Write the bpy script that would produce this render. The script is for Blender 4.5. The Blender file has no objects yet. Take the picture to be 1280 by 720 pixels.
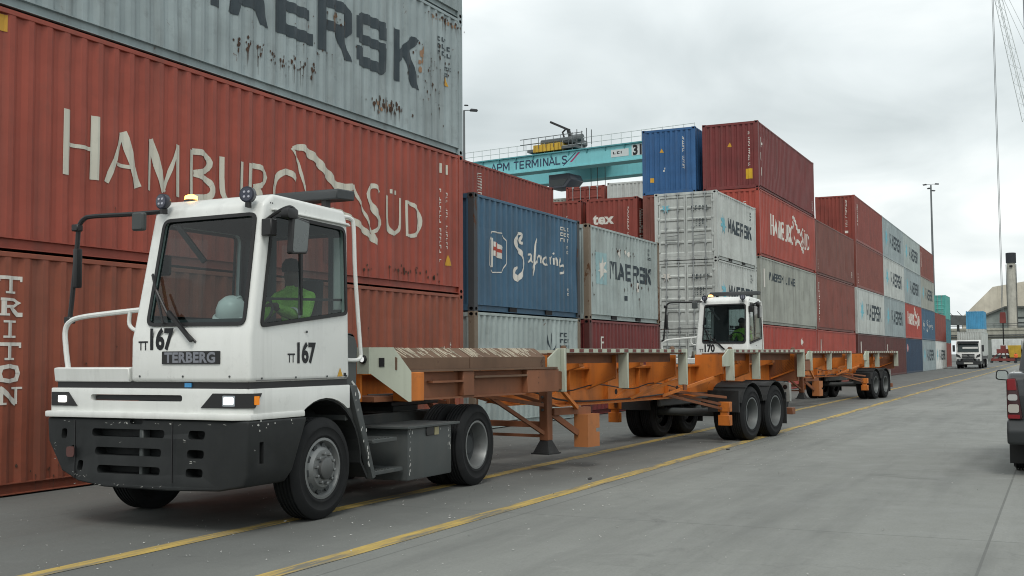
import bpy, bmesh, math, random
from mathutils import Vector, Matrix
R = math.radians
rnd = random.Random(7)
sc = bpy.context.scene
COL = sc.collection

# ------------------------------------------------------------------ camera
CAM_H, YAW, PITCH, ROLL = 1.609, 0.4471, 0.0598, 0.0062
fwd = Vector((math.cos(YAW)*math.cos(PITCH), math.sin(YAW)*math.cos(PITCH), math.sin(PITCH)))
rt0 = Vector((math.sin(YAW), -math.cos(YAW), 0))
up0 = rt0.cross(fwd)
rt = rt0*math.cos(ROLL) - up0*math.sin(ROLL)
up = rt0*math.sin(ROLL) + up0*math.cos(ROLL)
cd = bpy.data.cameras.new('camera')
cam = bpy.data.objects.new('camera', cd); COL.objects.link(cam)
m3 = Matrix((rt, up, -fwd)).transposed()
cam.matrix_world = Matrix.Translation((0, 0, CAM_H)) @ m3.to_4x4()
cd.sensor_width = 36; cd.lens = 36*1425.67/1280
cd.clip_start = 0.05; cd.clip_end = 5000
sc.camera = cam

# ------------------------------------------------------------------ sky, sun, exposure
SUN_EL, SUN_AZ = 52, 205            # azimuth of the sun, degrees from +X towards +Y
w = bpy.data.worlds.new('World'); sc.world = w; w.use_nodes = True
nt = w.node_tree; nt.nodes.clear()
def wn(t, **k):
    n = nt.nodes.new(t)
    for a, b in k.items(): setattr(n, a, b)
    return n
out = wn('ShaderNodeOutputWorld'); bg = wn('ShaderNodeBackground')
sky = wn('ShaderNodeTexSky', sky_type='NISHITA', sun_disc=False)
sky.sun_elevation = R(SUN_EL); sky.sun_rotation = R(90-SUN_AZ); sky.air_density = 1.5; sky.dust_density = 4
tc = wn('ShaderNodeTexCoord'); sep = wn('ShaderNodeSeparateXYZ'); nt.links.new(tc.outputs['Generated'], sep.inputs[0])
zz = wn('ShaderNodeMath', operation='ADD'); nt.links.new(sep.outputs[2], zz.inputs[0]); zz.inputs[1].default_value = 0.30
zm = wn('ShaderNodeMath', operation='MAXIMUM'); nt.links.new(zz.outputs[0], zm.inputs[0]); zm.inputs[1].default_value = 0.08
comb = wn('ShaderNodeCombineXYZ')
for i in (0, 1):
    d = wn('ShaderNodeMath', operation='DIVIDE'); nt.links.new(sep.outputs[i], d.inputs[0]); nt.links.new(zm.outputs[0], d.inputs[1])
    nt.links.new(d.outputs[0], comb.inputs[i])
def wnoise(scale, detail, loc, dist=0.4):
    mp = wn('ShaderNodeMapping'); mp.inputs['Location'].default_value = loc
    nt.links.new(comb.outputs[0], mp.inputs[0])
    n = wn('ShaderNodeTexNoise'); n.inputs['Scale'].default_value = scale; n.inputs['Detail'].default_value = detail
    n.inputs['Roughness'].default_value = 0.52; n.inputs['Distortion'].default_value = dist
    nt.links.new(mp.outputs[0], n.inputs['Vector']); return n
n1 = wnoise(0.75, 4, (8.4, 5.5, 0)); n2 = wnoise(2.6, 6, (4.1, 0.2, 0), 0.7)
mx = wn('ShaderNodeMath', operation='MULTIPLY_ADD'); nt.links.new(n2.outputs[0], mx.inputs[0]); mx.inputs[1].default_value = 0.30; nt.links.new(n1.outputs[0], mx.inputs[2])
cr = wn('ShaderNodeValToRGB'); nt.links.new(mx.outputs[0], cr.inputs[0])
cr.color_ramp.elements[0].position = 0.47; cr.color_ramp.elements[0].color = (0.46, 0.51, 0.52, 1)
cr.color_ramp.elements[1].position = 0.80; cr.color_ramp.elements[1].color = (1.0, 1.02, 1.0, 1)
e = cr.color_ramp.elements.new(0.64); e.color = (0.70, 0.75, 0.755, 1)
sk = wn('ShaderNodeVectorMath', operation='SCALE'); nt.links.new(sky.outputs[0], sk.inputs[0]); sk.inputs['Scale'].default_value = 0.10
mixw = wn('ShaderNodeMix', data_type='RGBA'); mixw.inputs['Factor'].default_value = 0.92
nt.links.new(sk.outputs[0], mixw.inputs['A']); nt.links.new(cr.outputs[0], mixw.inputs['B'])
nt.links.new(mixw.outputs['Result'], bg.inputs[0]); bg.inputs[1].default_value = 1.05
nt.links.new(bg.outputs[0], out.inputs[0])
sl = bpy.data.lights.new('sun', 'SUN'); sl.energy = 1.2; sl.angle = R(22); sl.color = (1.0, 0.96, 0.9)
so = bpy.data.objects.new('sun', sl); COL.objects.link(so)
sd = Vector((math.cos(R(SUN_EL))*math.cos(R(SUN_AZ)), math.cos(R(SUN_EL))*math.sin(R(SUN_AZ)), math.sin(R(SUN_EL))))
so.rotation_euler = sd.to_track_quat('Z', 'Y').to_euler(); so.location = (0, 0, 60)
sc.view_settings.view_transform = 'Standard'; sc.view_settings.look = 'None'
sc.view_settings.exposure = 0.28; sc.view_settings.gamma = 1.0
sc.render.engine = 'CYCLES'; sc.cycles.use_denoising = True
sc.cycles.filter_width = 1.05; sc.cycles.max_bounces = 8; sc.cycles.transparent_max_bounces = 12; sc.cycles.diffuse_bounces = 3
sc.cycles.sample_clamp_indirect = 4.0; sc.cycles.caustics_reflective = False; sc.cycles.caustics_refractive = False

# ------------------------------------------------------------------ materials
MATS = {}
def _nodes(name):
    m = bpy.data.materials.new(name); m.use_nodes = True
    t = m.node_tree; b = t.nodes['Principled BSDF']
    return m, t, b
def paint(name, rgb, rough=0.5, metal=0.0, dirt=0.25, rust=0.0, streak=0.25, spec=0.4, scale=1.0, bump=0.0, rustcol=(0.09, 0.035, 0.015), dirtcol=(0.07, 0.06, 0.05), var=0.18, coat=0.0):
    """paint: tone drift, vertical rain streaks, grime, rust blooms, all in world space so no two copies look alike"""
    if name in MATS: return MATS[name]
    m, t, b = _nodes(name); N = t.nodes; L = t.links
    geo = N.new('ShaderNodeNewGeometry')
    def noise(sc_, det, vscale=(1, 1, 1), rgh=0.6, dist=0.0):
        mp = N.new('ShaderNodeMapping'); mp.inputs['Scale'].default_value = vscale; L.new(geo.outputs['Position'], mp.inputs[0])
        n = N.new('ShaderNodeTexNoise'); n.inputs['Scale'].default_value = sc_*scale; n.inputs['Detail'].default_value = det
        n.inputs['Roughness'].default_value = rgh; n.inputs['Distortion'].default_value = dist; L.new(mp.outputs[0], n.inputs['Vector']); return n.outputs[0]
    def mr(src, a, b2, c, d):
        n = N.new('ShaderNodeMapRange'); L.new(src, n.inputs[0])
        for i, v in zip((1, 2, 3, 4), (a, b2, c, d)): n.inputs[i].default_value = v
        return n.outputs[0]
    def mix(f, a, bcol):
        n = N.new('ShaderNodeMix'); n.data_type = 'RGBA'
        if isinstance(f, float): n.inputs['Factor'].default_value = f
        else: L.new(f, n.inputs['Factor'])
        for k, v in (('A', a), ('B', bcol)):
            if isinstance(v, tuple): n.inputs[k].default_value = (*v, 1)
            else: L.new(v, n.inputs[k])
        return n.outputs['Result']
    lo = tuple(c*(1-var) for c in rgb); hi = tuple(min(1, c*(1+var)) for c in rgb)
    col = mix(mr(noise(0.9, 4), 0.3, 0.7, 0, 1), lo, hi)
    if streak: col = mix(mr(noise(3.2, 5, (1, 1, 0.06)), 0.52, 0.8, 0, streak), col, dirtcol)
    if streak: col = mix(mr(noise(7.0, 3, (1, 1, 0.02)), 0.45, 0.75, 0, streak*0.55), col, tuple(min(1, c*1.45) for c in rgb))
    if dirt: col = mix(mr(noise(5.5, 6, (1, 1, 1), 0.7), 0.55, 0.85, 0, dirt), col, dirtcol)
    ro = None
    if rust:
        rn = noise(2.3, 8, (1, 1, 0.55), 0.72, 0.5)
        f = mr(rn, 0.73-0.16*rust, 0.76-0.15*rust, 0, 1)
        col = mix(f, col, rustcol)
        ro = mr(f, 0, 1, rough, 0.9)
    L.new(col, b.inputs['Base Color'])
    if ro is not None: L.new(ro, b.inputs['Roughness'])
    else: L.new(mr(noise(4.0, 4), 0.3, 0.7, max(0.02, rough-0.1), min(1, rough+0.12)), b.inputs['Roughness'])
    b.inputs['Metallic'].default_value = metal; b.inputs['Specular IOR Level'].default_value = spec
    if coat: b.inputs['Coat Weight'].default_value = coat
    if bump:
        bn = N.new('ShaderNodeBump'); bn.inputs['Strength'].default_value = bump; bn.inputs['Distance'].default_value = 0.06
        L.new(noise(1.7, 3), bn.inputs['Height']); L.new(bn.outputs[0], b.inputs['Normal'])
    MATS[name] = m; return m
def plain(name, rgb, rough=0.5, metal=0.0, emit=0.0, ecol=None, spec=0.5):
    if name in MATS: return MATS[name]
    m, t, b = _nodes(name)
    b.inputs['Base Color'].default_value = (*rgb, 1); b.inputs['Roughness'].default_value = rough; b.inputs['Metallic'].default_value = metal
    b.inputs['Specular IOR Level'].default_value = spec
    if emit:
        b.inputs['Emission Color'].default_value = (*(ecol or rgb), 1); b.inputs['Emission Strength'].default_value = emit
    MATS[name] = m; return m
def glass(name, tint, refl=0.09):
    """thin sheet glass: tinted see-through plus a fresnel mirror"""
    if name in MATS: return MATS[name]
    m, t, b = _nodes(name); N = t.nodes; L = t.links; N.remove(b)
    tr = N.new('ShaderNodeBsdfTransparent'); tr.inputs[0].default_value = (*tint, 1)
    gl = N.new('ShaderNodeBsdfGlossy'); gl.inputs['Roughness'].default_value = 0.03
    lw = N.new('ShaderNodeLayerWeight'); pw = N.new('ShaderNodeMath'); pw.operation = 'POWER'; L.new(lw.outputs['Facing'], pw.inputs[0]); pw.inputs[1].default_value = 4.0
    ma = N.new('ShaderNodeMath'); ma.operation = 'MULTIPLY_ADD'; L.new(pw.outputs[0], ma.inputs[0]); ma.inputs[1].default_value = 0.7; ma.inputs[2].default_value = refl*0.5
    mx_ = N.new('ShaderNodeMixShader'); L.new(ma.outputs[0], mx_.inputs[0]); L.new(tr.outputs[0], mx_.inputs[1]); L.new(gl.outputs[0], mx_.inputs[2])
    L.new(mx_.outputs[0], N['Material Output'].inputs[0])
    MATS[name] = m; return m

# ------------------------------------------------------------------ mesh builder
class MB:
    def __init__(s): s.v = []; s.f = []; s.m = []
    def poly(s, pts, mi=0):
        i = len(s.v); s.v += [tuple(p) for p in pts]; s.f.append(tuple(range(i, i+len(pts)))); s.m.append(mi); return s
    def hexa(s, P, mi=0):
        i = len(s.v); s.v += [tuple(p) for p in P]
        for q in ((0, 3, 2, 1), (4, 5, 6, 7), (0, 1, 5, 4), (1, 2, 6, 5), (2, 3, 7, 6), (3, 0, 4, 7)):
            s.f.append(tuple(i+k for k in q)); s.m.append(mi)
        return s
    def box(s, x0, x1, y0, y1, z0, z1, mi=0):
        return s.hexa([(x0, y0, z0), (x1, y0, z0), (x1, y1, z0), (x0, y1, z0), (x0, y0, z1), (x1, y0, z1), (x1, y1, z1), (x0, y1, z1)], mi)
    def beam(s, a, b, wd, ht, mi=0, upv=(0, 0, 1)):
        """rectangular bar from a to b"""
        a = Vector(a); b = Vector(b); d = (b-a).normalized(); u = Vector(upv)
        if abs(d.dot(u)) > 0.95: u = Vector((1, 0, 0))
        sd_ = d.cross(u).normalized()*wd/2; uu = sd_.cross(d).normalized()*ht/2
        return s.hexa([a-sd_-uu, b-sd_-uu, b+sd_-uu, a+sd_-uu, a-sd_+uu, b-sd_+uu, b+sd_+uu, a+sd_+uu], mi)
    def prism(s, pts, ax, a, b, mi=0):
        n = len(pts); i = len(s.v)
        for c in (a, b):
            for p, q in pts:
                s.v.append({'x': (c, p, q), 'y': (p, c, q), 'z': (p, q, c)}[ax])
        s.f.append(tuple(range(i, i+n))); s.m.append(mi)
        s.f.append(tuple(range(i+2*n-1, i+n-1, -1))); s.m.append(mi)
        for k in range(n):
            j = (k+1) % n; s.f.append((i+k, i+n+k, i+n+j, i+j)); s.m.append(mi)
        return s
    def tube(s, pts, r, n=8, mi=0, closed=False, caps=True):
        P = [Vector(p) for p in pts]; N = len(P); i0 = len(s.v); prev = None
        rr = r if isinstance(r, (list, tuple)) else [r]*N
        for k in range(N):
            if closed: t = (P[(k+1) % N]-P[k-1]).normalized()
            else: t = (P[min(k+1, N-1)]-P[max(k-1, 0)]).normalized()
            if prev is None:
                u = t.orthogonal().normalized()
            else:
                u = prev - t*prev.dot(t)
                u = u.normalized() if u.length > 1e-6 else t.orthogonal().normalized()
            prev = u; vv = t.cross(u)
            for q in range(n):
                a = 2*math.pi*q/n; s.v.append(tuple(P[k]+(u*math.cos(a)+vv*math.sin(a))*rr[k]))
        for k in range(N if closed else N-1):
            k2 = (k+1) % N
            for q in range(n):
                q2 = (q+1) % n; s.f.append((i0+k*n+q, i0+k*n+q2, i0+k2*n+q2, i0+k2*n+q)); s.m.append(mi)
        if caps and not closed:
            s.f.append(tuple(i0+q for q in range(n-1, -1, -1))); s.m.append(mi)
            s.f.append(tuple(i0+(N-1)*n+q for q in range(n))); s.m.append(mi)
        return s
    def lathe(s, prof, c, ax='y', n=32, mi=0, mis=None, close=True):
        """prof: [(radius, along)], revolved about axis ax through c"""
        i0 = len(s.v); K = len(prof)
        for r, h_ in prof:
            for q in range(n):
                a = 2*math.pi*q/n; u = r*math.cos(a); v_ = r*math.sin(a)
                o = {'y': (u, h_, v_), 'x': (h_, u, v_), 'z': (u, v_, h_)}[ax]
                s.v.append((c[0]+o[0], c[1]+o[1], c[2]+o[2]))
        for k in range(K-1):
            for q in range(n):
                q2 = (q+1) % n; s.f.append((i0+k*n+q, i0+k*n+q2, i0+(k+1)*n+q2, i0+(k+1)*n+q)); s.m.append(mis[k] if mis else mi)
        if close:
            if prof[0][0] > 1e-5: s.f.append(tuple(i0+q for q in range(n-1, -1, -1))); s.m.append(mis[0] if mis else mi)
            if prof[-1][0] > 1e-5: s.f.append(tuple(i0+(K-1)*n+q for q in range(n))); s.m.append(mis[-1] if mis else mi)
        return s
    def mesh(s, name, bevel=0.0, smooth=40, seg=1, weld=1e-5):
        me = bpy.data.meshes.new(name); me.from_pydata(s.v, [], s.f)
        me.polygons.foreach_set('material_index', s.m)
        bm = bmesh.new(); bm.from_mesh(me)
        if weld: bmesh.ops.remove_doubles(bm, verts=bm.verts, dist=weld)
        bmesh.ops.recalc_face_normals(bm, faces=bm.faces)
        if bevel:
            ed = [e_ for e_ in bm.edges if len(e_.link_faces) == 2 and e_.calc_face_angle(0) > R(28)]
            if ed: bmesh.ops.bevel(bm, geom=ed, offset=bevel, segments=seg, affect='EDGES', profile=0.6, clamp_overlap=True)
        bm.to_mesh(me); bm.free()
        if smooth:
            me.polygons.foreach_set('use_smooth', [True]*len(me.polygons)); me.set_sharp_from_angle(angle=R(smooth))
        me.update(); return me
    def build(s, name, mat, parent=None, bevel=0.0, smooth=40, seg=1, loc=None, rot=None):
        return link(name, s.mesh(name, bevel, smooth, seg), mat, parent, loc, rot)
def link(name, me, mat, parent=None, loc=None, rot=None):
    """an object of a (possibly shared) mesh; materials sit on the object so copies can differ"""
    mats = mat if isinstance(mat, (list, tuple)) else [mat]
    while len(me.materials) < len(mats): me.materials.append(None)
    o = bpy.data.objects.new(name, me); COL.objects.link(o)
    for i, mm in enumerate(mats):
        o.material_slots[i].link = 'OBJECT'; o.material_slots[i].material = mm
    if parent is not None: o.parent = parent
    if loc is not None: o.location = loc
    if rot is not None: o.rotation_euler = rot
    return o
def tag(o, label=None, cat=None, group=None, kind=None):
    for k, v in (('label', label), ('category', cat), ('group', group), ('kind', kind)):
        if v: o[k] = v
    return o
def thing(name, label, cat, loc=(0, 0, 0), rz=0.0, group=None):
    o = bpy.data.objects.new(name, None); COL.objects.link(o); o.empty_display_size = 0.3
    o.location = loc; o.rotation_euler = (0, 0, rz)
    return tag(o, label, cat, group)
def kids(o): return list(o.children)
def copy_tree(o, parent=None):
    c = o.copy(); COL.objects.link(c); c.parent = parent
    for ch in kids(o): copy_tree(ch, c)
    return c
def cut(mb_target, cutters, name, bevel=0.0, smooth=40, seg=1):
    """solid minus solids -> mesh (cutters are MB solids)"""
    a = bpy.data.objects.new('tmp_a', mb_target.mesh('tmp_a', bevel, 0, seg)); COL.objects.link(a)
    tmp = []
    for c in cutters:
        b = bpy.data.objects.new('tmp_b', c.mesh('tmp_b', 0, 0)); COL.objects.link(b); tmp.append(b)
        md = a.modifiers.new('cut', 'BOOLEAN'); md.object = b; md.operation = 'DIFFERENCE'; md.solver = 'EXACT'
    dg = bpy.context.evaluated_depsgraph_get(); dg.update()
    me = bpy.data.meshes.new_from_object(a.evaluated_get(dg), depsgraph=dg); me.name = name
    for b in tmp + [a]:
        d_ = b.data; bpy.data.objects.remove(b); bpy.data.meshes.remove(d_)
    if smooth:
        me.polygons.foreach_set('use_smooth', [True]*len(me.polygons)); me.set_sharp_from_angle(angle=R(smooth))
    me.materials.clear(); return me
def rrect(x0, x1, z0, z1, r, n=5):
    return rpoly([(x0, z0), (x1, z0), (x1, z1), (x0, z1)], r, n)
def rpoly(P, r, n=5):
    """polygon with rounded corners"""
    o = []; K = len(P)
    for k in range(K):
        p = Vector(P[k]); a = Vector(P[k-1]); b = Vector(P[(k+1) % K])
        d1 = (a-p).normalized(); d2 = (b-p).normalized(); rk = r[k] if isinstance(r, (list, tuple)) else r
        s_ = p+d1*rk; e_ = p+d2*rk
        for i in range(n+1):
            t = i/n; q = s_*(1-t)**2 + p*2*t*(1-t) + e_*t*t; o.append((q.x, q.y))
    return o
def ring(P, wd):
    """inner polygon of P at distance wd (for gaskets)"""
    K = len(P); o = []
    ar = sum(P[i][0]*P[(i+1) % K][1]-P[(i+1) % K][0]*P[i][1] for i in range(K))
    sg = 1 if ar > 0 else -1
    for k in range(K):
        t = (Vector(P[(k+1) % K])-Vector(P[k-1])).normalized(); o.append((P[k][0]-t.y*wd*sg, P[k][1]+t.x*wd*sg))
    return o

# ------------------------------------------------------------------ lettering
def ribbon(pts, wd, out_=None):
    """stroke of a brush along pts -> convex quads"""
    P = [Vector(p) for p in pts]; N = len(P); ws = wd if isinstance(wd, (list, tuple)) else [wd]*N
    Lp = []; Rp = []
    for k in range(N):
        d1 = (P[k]-P[k-1]).normalized() if k else (P[1]-P[0]).normalized()
        d2 = (P[k+1]-P[k]).normalized() if k < N-1 else d1
        t = d1+d2
        t = t.normalized() if t.length > 0.3 else d2
        nrm = Vector((-t.y, t.x)); c = max(0.5, nrm.dot(Vector((-d2.y, d2.x))))
        Lp.append(P[k]+nrm*ws[k]/2/c); Rp.append(P[k]-nrm*ws[k]/2/c)
    return [[tuple(Lp[k]), tuple(Lp[k+1]), tuple(Rp[k+1]), tuple(Rp[k])] for k in range(N-1)]
def rq(x0, y0, x1, y1): return [(x0, y0), (x1, y0), (x1, y1), (x0, y1)]
SLAB = {'M': [rq(0, 0, .2, 1), rq(.8, 0, 1, 1), [(.2, 1), (.36, 1), (.58, .3), (.42, .3)], [(.8, 1), (.64, 1), (.42, .3), (.58, .3)]],
 'A': [[(0, 0), (.23, 0), (.62, 1), (.38, 1)], [(1, 0), (.77, 0), (.38, 1), (.62, 1)], rq(.24, .2, .76, .37)],
 'E': [rq(0, 0, .24, 1), rq(.24, .8, 1, 1), rq(.24, .41, .93, .59), rq(.24, 0, 1, .2)],
 'R': [rq(0, 0, .25, 1), rq(.25, .8, .86, 1), [(.78, .46), (.86, .4), (1, .52), (1, .86), (.86, 1), (.78, .9)], rq(.25, .4, .86, .58), [(.5, .4), (.76, .4), (1, 0), (.76, 0)]],
 'S': [[(.1, .8), (.95, .8), (.95, 1), (.16, 1), (.04, .93)], rq(0, .5, .22, .9), rq(.05, .42, .95, .6), rq(.78, .1, 1, .52), [(.05, 0), (.86, 0), (.97, .08), (.9, .2), (.05, .2)], rq(.78, .66, 1, .9), rq(0, .1, .22, .36)],
 'K': [rq(0, 0, .21, 1), [(.21, .38), (.21, .62), (.7, 1), (1, 1), (.95, .94)], [(.36, .6), (.62, .7), (1, 0), (.74, 0)]],
 'L': [rq(0, 0, .24, 1), rq(.24, 0, 1, .2)], 'I': [rq(.38, 0, .62, 1)], 'N': [rq(0, 0, .22, 1), rq(.78, 0, 1, 1), [(.22, 1), (.3, .62), (.78, 0), (.78, .35)]],
 'T': [rq(0, .8, 1, 1), rq(.38, 0, .62, .8)], 'O': [rq(0, .12, .24, .88), rq(.76, .12, 1, .88), [(.0, .88), (1, .88), (.85, 1), (.15, 1)], [(.15, 0), (.85, 0), (1, .12), (0, .12)]]}
def slab_text(txt, x0, z0, cw, h, gap):
    o = []; x = x0
    for ch in txt:
        if ch in SLAB: o += [[(x+a*cw, z0+b*h) for a, b in q] for q in SLAB[ch]]
        x += (cw+gap) if ch != ' ' else cw*.7
    return o
STAR = [(math.cos(R(90+i*360/14))*(1 if i % 2 == 0 else .45), math.sin(R(90+i*360/14))*(1 if i % 2 == 0 else .45)) for i in range(14)]
def star(x, z, r): return [[(x, z), (x+STAR[i-1][0]*r, z+STAR[i-1][1]*r), (x+STAR[i][0]*r, z+STAR[i][1]*r)] for i in range(14)]
FC = {}
def font_polys(txt, size, x0=0.0, z0=0.0, sx=1.0, bold=0.0, spacing=1.0, align='LEFT', shear=0.0):
    """built-in font -> list of triangles"""
    k = (txt, bold, spacing, shear)
    if k not in FC:
        cu = bpy.data.curves.new('tmp_text', 'FONT'); cu.body = txt; cu.size = 1; cu.offset = bold; cu.space_character = spacing; cu.shear = shear; cu.resolution_u = 3
        o = bpy.data.objects.new('tmp_text', cu); COL.objects.link(o)
        dg = bpy.context.evaluated_depsgraph_get(); dg.update()
        me = bpy.data.meshes.new_from_object(o.evaluated_get(dg)); me.calc_loop_triangles()
        FC[k] = [[(me.vertices[i].co.x, me.vertices[i].co.y) for i in t.vertices] for t in me.loop_triangles]
        bpy.data.objects.remove(o); bpy.data.curves.remove(cu); bpy.data.meshes.remove(me)
    T = FC[k]; xs = [p[0] for t in T for p in t]; wmax = max(xs) if xs else 0
    sh = {'LEFT': 0, 'CENTER': -wmax/2, 'RIGHT': -wmax}[align]
    return [[(x0+(px+sh)*size*sx, z0+pz*size) for px, pz in t] for t in T]
def split_poly(P, cuts):
    """split a convex polygon at x = cuts"""
    outp = []; cur = P
    for c in cuts:
        xs = [p[0] for p in cur]
        if c <= min(xs)+1e-6 or c >= max(xs)-1e-6: continue
        a = []; b = []
        for k in range(len(cur)):
            p = cur[k]; q = cur[(k+1) % len(cur)]
            if p[0] <= c: a.append(p)
            if p[0] >= c: b.append(p)
            if (p[0]-c)*(q[0]-c) < 0:
                t = (c-p[0])/(q[0]-p[0]); m_ = (c, p[1]+(q[1]-p[1])*t); a.append(m_); b.append(m_)
        if len(a) > 2: outp.append(a)
        cur = b
        if len(cur) < 3: return outp
    outp.append(cur); return outp
def dense(P, step=0.35): return P
def bezs(pts, n=4):
    """smooth polyline (Catmull-Rom) through points"""
    P = [Vector(p) for p in pts]; o = []
    for k in range(len(P)-1):
        p0 = P[max(k-1, 0)]; p1 = P[k]; p2 = P[k+1]; p3 = P[min(k+2, len(P)-1)]
        for i in range(n):
            t = i/n
            o.append(tuple(0.5*((2*p1)+(p2-p0)*t+(2*p0-5*p1+4*p2-p3)*t*t+(3*p1-p0-3*p2+p3)*t**3)))
    o.append(tuple(P[-1])); return o
def flat_text(name, polys, mat, parent, fn):
    """polys placed through fn(u,v,layer)->xyz"""
    mb = MB()
    for i, q in enumerate(polys): mb.poly([fn(a, b, i) for a, b in q])
    return mb.build(name, mat, parent, smooth=0)
# ------------------------------------------------------------------ ground
def ground_mat():
    m, t, b = _nodes('yard_concrete'); N = t.nodes; L = t.links
    geo = N.new('ShaderNodeNewGeometry')
    def noise(s, det, vs=(1, 1, 1), rg=0.6, dist=0.0):
        mp = N.new('ShaderNodeMapping'); mp.inputs['Scale'].default_value = vs; L.new(geo.outputs['Position'], mp.inputs[0])
        n = N.new('ShaderNodeTexNoise'); n.inputs['Scale'].default_value = s; n.inputs['Detail'].default_value = det; n.inputs['Roughness'].default_value = rg
        n.inputs['Distortion'].default_value = dist; L.new(mp.outputs[0], n.inputs['Vector']); return n.outputs[0]
    def mr(src, a, b2, c, d):
        n = N.new('ShaderNodeMapRange'); L.new(src, n.inputs[0])
        for i, v in zip((1, 2, 3, 4), (a, b2, c, d)): n.inputs[i].default_value = v
        return n.outputs[0]
    def mix(f, a, bc, blend='MIX'):
        n = N.new('ShaderNodeMix'); n.data_type = 'RGBA'; n.blend_type = blend
        if isinstance(f, float): n.inputs['Factor'].default_value = f
        else: L.new(f, n.inputs['Factor'])
        for k, v in (('A', a), ('B', bc)):
            if isinstance(v, tuple): n.inputs[k].default_value = (*v, 1)
            else: L.new(v, n.inputs[k])
        return n.outputs['Result']
    br = N.new('ShaderNodeTexBrick'); mp = N.new('ShaderNodeMapping'); mp.inputs['Location'].default_value = (1.3, -0.6, 0)
    L.new(geo.outputs['Position'], mp.inputs[0]); L.new(mp.outputs[0], br.inputs['Vector'])
    br.offset = 0.0; br.inputs['Scale'].default_value = 1.0; br.inputs['Mortar Size'].default_value = 0.012; br.inputs['Brick Width'].default_value = 6.0; br.inputs['Row Height'].default_value = 4.4
    br.inputs['Color1'].default_value = (0.235, 0.243, 0.225, 1); br.inputs['Color2'].default_value = (0.265, 0.273, 0.254, 1); br.inputs['Mortar'].default_value = (0.125, 0.13, 0.12, 1)
    col = mix(mr(noise(0.35, 5, (0.6, 1, 1)), 0.35, 0.68, 0.0, 0.6), br.outputs[0], (0.175, 0.182, 0.17))
    col = mix(mr(noise(1.2, 6, (0.10, 1, 1), 0.65), 0.48, 0.72, 0, 0.6), col, (0.105, 0.11, 0.104))      # tyre tracks along the lane
    col = mix(mr(noise(2.2, 7, (1, 1, 1), 0.7, 0.6), 0.6, 0.72, 0, 0.4), col, (0.34, 0.345, 0.325))      # worn pale patches
    col = mix(mr(noise(0.8, 6, (1, 1, 1), 0.72, 0.8), 0.62, 0.74, 0, 0.55), col, (0.085, 0.085, 0.083)) # oil
    # lane dirt plus painted-in shade (left of the near yellow line), cracks
    sp = N.new('ShaderNodeSeparateXYZ'); L.new(geo.outputs['Position'], sp.inputs[0])
    wob = N.new('ShaderNodeMath'); wob.operation = 'MULTIPLY_ADD'; L.new(noise(0.6, 5), wob.inputs[0]); wob.inputs[1].default_value = 1.6; L.new(sp.outputs[1], wob.inputs[2])
    col = mix(mr(wob.outputs[0], 5.5, 6.9, 0, 0.68), col, (0.085, 0.09, 0.086))
    vo = N.new('ShaderNodeTexVoronoi'); vo.feature = 'DISTANCE_TO_EDGE'; vo.inputs['Scale'].default_value = 0.16
    va = N.new('ShaderNodeVectorMath'); va.operation = 'ADD'; nv = N.new('ShaderNodeTexNoise'); nv.inputs['Scale'].default_value = 0.9; nv.inputs['Detail'].default_value = 6
    L.new(geo.outputs['Position'], nv.inputs['Vector']); sc3 = N.new('ShaderNodeVectorMath'); sc3.operation = 'SCALE'; sc3.inputs['Scale'].default_value = 1.6; L.new(nv.outputs['Color'], sc3.inputs[0])
    L.new(geo.outputs['Position'], va.inputs[0]); L.new(sc3.outputs[0], va.inputs[1]); L.new(va.outputs[0], vo.inputs['Vector'])
    col = mix(mr(vo.outputs['Distance'], 0.0, 0.0025, 0.16, 0.0), col, (0.06, 0.06, 0.057))
    col = mix(mr(noise(9, 7, (0.5, 1, 1), 0.75), 0.56, 0.8, 0, 0.5), col, (0.10, 0.103, 0.096))
    col = mix(mr(noise(70, 2), 0.66, 0.72, 0, 0.5), col, (0.38, 0.38, 0.35))
    col = mix(mr(noise(42, 4), 0.3, 0.75, 0.0, 0.35), col, (0.12, 0.122, 0.118))
    L.new(col, b.inputs['Base Color'])
    L.new(mr(noise(1.7, 5), 0.3, 0.7, 0.62, 0.9), b.inputs['Roughness']); b.inputs['Specular IOR Level'].default_value = 0.35
    bp = N.new('ShaderNodeBump'); bp.inputs['Strength'].default_value = 0.25; bp.inputs['Distance'].default_value = 0.01
    L.new(noise(30, 6), bp.inputs['Height']); L.new(bp.outputs[0], b.inputs['Normal'])
    return m
g = MB().poly([(-300, -1500, 0), (2500, -1500, 0), (2500, 1500, 0), (-300, 1500, 0)]).build('ground', ground_mat(), smooth=0); g['kind'] = 'structure'
def line_mat():
    m, t, b = _nodes('yellow_line_paint'); N = t.nodes; L = t.links
    geo = N.new('ShaderNodeNewGeometry')
    def nz(s, det, vs):
        mp = N.new('ShaderNodeMapping'); mp.inputs['Scale'].default_value = vs; L.new(geo.outputs['Position'], mp.inputs[0])
        n = N.new('ShaderNodeTexNoise'); n.inputs['Scale'].default_value = s; n.inputs['Detail'].default_value = det; n.inputs['Roughness'].default_value = 0.7; L.new(mp.outputs[0], n.inputs['Vector']); return n.outputs[0]
    r1 = N.new('ShaderNodeValToRGB'); L.new(nz(1.0, 6, (1.0, 9, 1)), r1.inputs[0])
    r1.color_ramp.elements[0].position = 0.40; r1.color_ramp.elements[0].color = (0.15, 0.145, 0.12, 1)
    r1.color_ramp.elements[1].position = 0.62; r1.color_ramp.elements[1].color = (0.50, 0.35, 0.085, 1)
    e2 = r1.color_ramp.elements.new(0.50); e2.color = (0.36, 0.26, 0.085, 1)
    L.new(r1.outputs[0], b.inputs['Base Color']); b.inputs['Roughness'].default_value = 0.8
    return m
LM = line_mat()
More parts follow.
